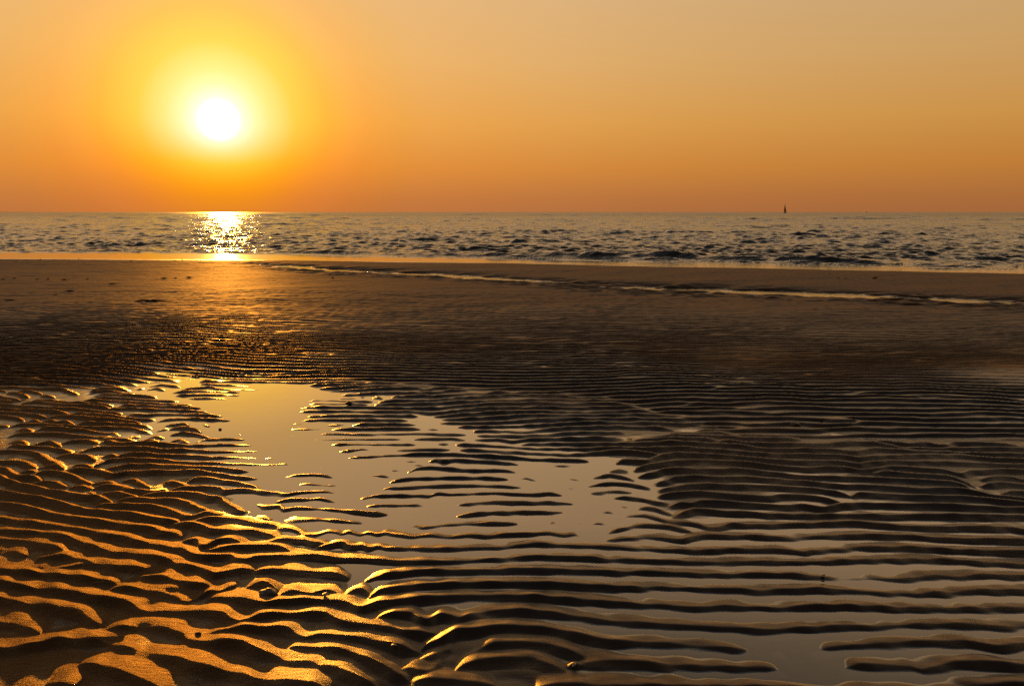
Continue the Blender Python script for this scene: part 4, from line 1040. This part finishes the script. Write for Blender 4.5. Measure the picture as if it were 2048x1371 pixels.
def shell_mesh(size, n=18):
    """one valve of a cockle: ribbed fan, hollow, with thickness"""
    v, f = [], []
    m = 9
    for side in (0, 1):
        for i in range(m):
            t_ = i / (m - 1)
            for j in range(n):
                a = math.radians(-80 + 160 * j / (n - 1))
                rr = size * t_ * (1 - .08 * abs(a)) * (1 + .02 * math.cos(j * math.pi))
                z = size * (.42 * math.sin(math.pi * .5 * (1 - t_)) * (math.cos(a * .8)) + .012 * math.cos(j * math.pi) * t_)
                v.append((rr * math.sin(a), rr * math.cos(a) - .45 * size, z * (1 - .12 * side) + .004))
    k = m * n
    for i in range(m - 1):
        for j in range(n - 1):
            q = i * n + j
            f.append((q, q + 1, q + n + 1, q + n)); f.append((k + q, k + q + n, k + q + n + 1, k + q + 1))
    for j in range(n - 1):
        q = (m - 1) * n + j; f.append((q, q + 1, k + q + 1, k + q))
    return v, f

WEED = [  # px, py, width in px, height factor, label
 (33,523,9,.2,'flat scrap of seaweed nearest the left edge below the bright wet strip'),
 (53,521,7,.4,'small dark seaweed knot, second from the left below the wet strip'),
 (81,520,10,.45,'dark seaweed tuft, third from the left below the wet strip'),
 (110,519,6,.2,'tiny weed fleck between the third tuft and the lone knot below the wet strip'),
 (157,518,6,.5,'lone upright weed knot touching the bright wet strip, left of the sun glare'),
 (263,522,9,.3,'small weed scrap alone on smooth sand left of the sun glare'),
 (349,522,12,.25,'flat weed scrap just left of the round tuft near the sun glare'),
 (365,521,9,.55,'round dark weed tuft closest to the sun glare'),
 (6,559,14,.2,'flat strip of weed cut by the left edge of the photo'),
 (30,558,10,.6,'upright pointed weed tuft near the left edge in the wrack line'),
 (74,559,14,.25,'long low weed strip in the middle of the left wrack line'),
 (96,559,12,.5,'weed tuft with a raised tip in the middle of the left wrack line'),
 (131,560,20,.15,'longest thin weed streak at the right part of the left wrack line'),
 (176,558,10,.3,'last small weed scrap at the right end of the left wrack line'),
 (223,568,24,.1,'flat dark weed patch by itself below the right end of the wrack line'),
 (137,582,26,.1,'flat dark weed patch in the lower left, shorter than the strand at the edge'),
 (112,589,16,.1,'narrow weed streak just below the lower left patch'),
 (18,601,40,.06,'long flat weed strand lying at the left edge above the lumpy ripples'),
 (305,603,72,.05,'very long thin weed strand lying level on the orange lit sand'),
 (327,557,20,.2,'left piece of the broken weed line on the orange lit sand'),
 (352,556,14,.15,'middle piece of the broken weed line on the orange lit sand'),
 (378,555,20,.2,'right piece of the broken weed line on the orange lit sand'),
 (665,557,13,.5,'dark humped weed clump on the brown sand below the stream'),
 (681,558,5,.3,'speck of weed just right of the humped clump below the stream'),
 (1749,557,18,.35,'dark humped weed clump on the sandbar between stream and sea'),
 (1677,557,12,.2,'thin weed scrap on the sandbar, left one of a close pair'),
 (1692,557,10,.2,'thin weed scrap on the sandbar, right one of a close pair'),
 (1659,549,5,.6,'tiny upright speck of weed high on the sandbar near the wet edge'),
 (1640,842,34,.10,'dark weed strand with a curled end lying across the ripples at right'),
 (1704,838,22,.25,'reddish brown weed twig at the right end of the strand on the ripples'),
 (1262,880,22,.22,'dark weed bits at the left edge of the small puddle in the ripples'),
]
for i, (px_, py_, wpx, tall, lab) in enumerate(WEED):
    p = on_ground(px_, py_)
    dist = math.hypot(p.y, H)
    size = wpx / FPX * dist * .62
    v, f = weed_mesh(100 + i, size, tall * .9, 11 if wpx > 14 else 7)
    if tall < .12: v = [(x * 1.15, y * .55, z) for x, y, z in v]
    o = mesh_obj('seaweed', v, f, M_WEED, loc=p)
    tag(o, lab, 'seaweed', 'seaweed scraps lying on the sand')
STONES = [
 (537,1186,.030,.022,.012,'large dark stone half sunk in the ripple trough at lower left','stone'),
 (1590,850,.030,.022,.013,'dark stone at the left end of the weed strand on the right ripples','stone'),
 (440,859,.009,.007,.007,'small pebble standing alone in the open pool below the glitter','pebble'),
 (697,807,.020,.012,.011,'round sand lump, built as a pebble, on a long thin ripple island in the upper right of the pool','pebble'),  # a lump of sand, modelled with the stone mesh
 (396,1266,.008,.006,.004,'small black pebble shape added for the dark hole in the trough of the lit sand at lower left','pebble'),  # added dark body standing in for the shade of a hole
]
for i, (px_, py_, sx_, sy_, sz_, lab, cat) in enumerate(STONES):
    p = on_ground(px_, py_); p.z += sz_ * .25
    v, f = stone_mesh(300 + i, sx_, sy_, sz_)
    o = mesh_obj(cat, v, f, M_LUMP if 690 < px_ < 800 else M_STONE, loc=p)
    tag(o, lab, cat, 'loose stones on the sand')
SHELLS = [
 (787,1291,.010,.3,'small open shell on the ridge at lower centre'),
 (650,1190,.016,2.2,'broken shell beside the large dark stone at lower left'),
 (1645,1152,.014,1.2,'pale shell in the near slope of a ridge at lower right'),
 (1149,1330,.011,4.4,'shell shape added for the gold sunlit sand bump at the tip of the curved ridge at the bottom centre'),  # added pale body where a sand bump catches the sun
]
for i, (px_, py_, sz_, rz, lab) in enumerate(SHELLS):
    p = on_ground(px_, py_)
    v, f = shell_mesh(sz_)
    o = mesh_obj('shell', v, f, M_SHELL, loc=p); o.rotation_euler = (.25, .1, rz)
    tag(o, lab, 'shell', 'shells on the sand')

# ------------------------------------------------------------------ foam along the sea's edge
M_FOAM = simple_mat('foam', (.75, .72, .70), .6, .3, .1, 30)
def foam():
    r = np.random.RandomState(77)
    P = []
    lip = np.array(LIP, float)
    for k in range(5200):
        px_ = r.uniform(-60, 2110)
        dens = np.interp(px_, [0, 350, 600, 760, 1000, 1300, 1700, 2048], [.35, .4, .25, .6, .8, .8, 1.0, .7])
        if r.rand() > dens: continue
        py_ = np.interp(px_, lip[:, 0], lip[:, 1])
        x, y = px2g(px_, py_, SEA_Z)
        kind = r.rand()
        if kind < .62: dy, s_, zz = r.normal(.10, .05), r.uniform(.010, .026), .016
        elif kind < .9: dy, s_, zz = r.normal(.95, .12), r.uniform(.012, .030), .05
        else: dy, s_, zz = r.normal(.5, .3), r.uniform(.010, .018), .012
        patch = math.sin(px_ * .021) + math.sin(px_ * .057 + 1) + math.sin(px_ * .13 + 2)
        if kind >= .62 and patch < .5: continue
        if kind < .62 and patch < -1.4: continue
        P.append((x, y + dy, SEA_Z + zz, s_))
    ico = [(0, 0, 1), (.9, 0, .3), (.28, .85, .3), (-.73, .53, .3), (-.73, -.53, .3), (.28, -.85, .3), (0, 0, -.5)]
    fi = [(0, 1, 2), (0, 2, 3), (0, 3, 4), (0, 4, 5), (0, 5, 1), (6, 2, 1), (6, 3, 2), (6, 4, 3), (6, 5, 4), (6, 1, 5)]
    v, f = [], []
    for x, y, z, s_ in P:
        b = len(v); st = r.uniform(1.2, 3.2)
        v += [(x + a * s_ * st, y + c * s_, z + e * s_ * .7) for a, c, e in ico]
        f += [tuple(b + q for q in t_) for t_ in fi]
    o = mesh_obj('sea_foam', v, f, M_FOAM)
    tag(o, 'thin broken line of foam along the sea edge', kind='stuff')
foam()
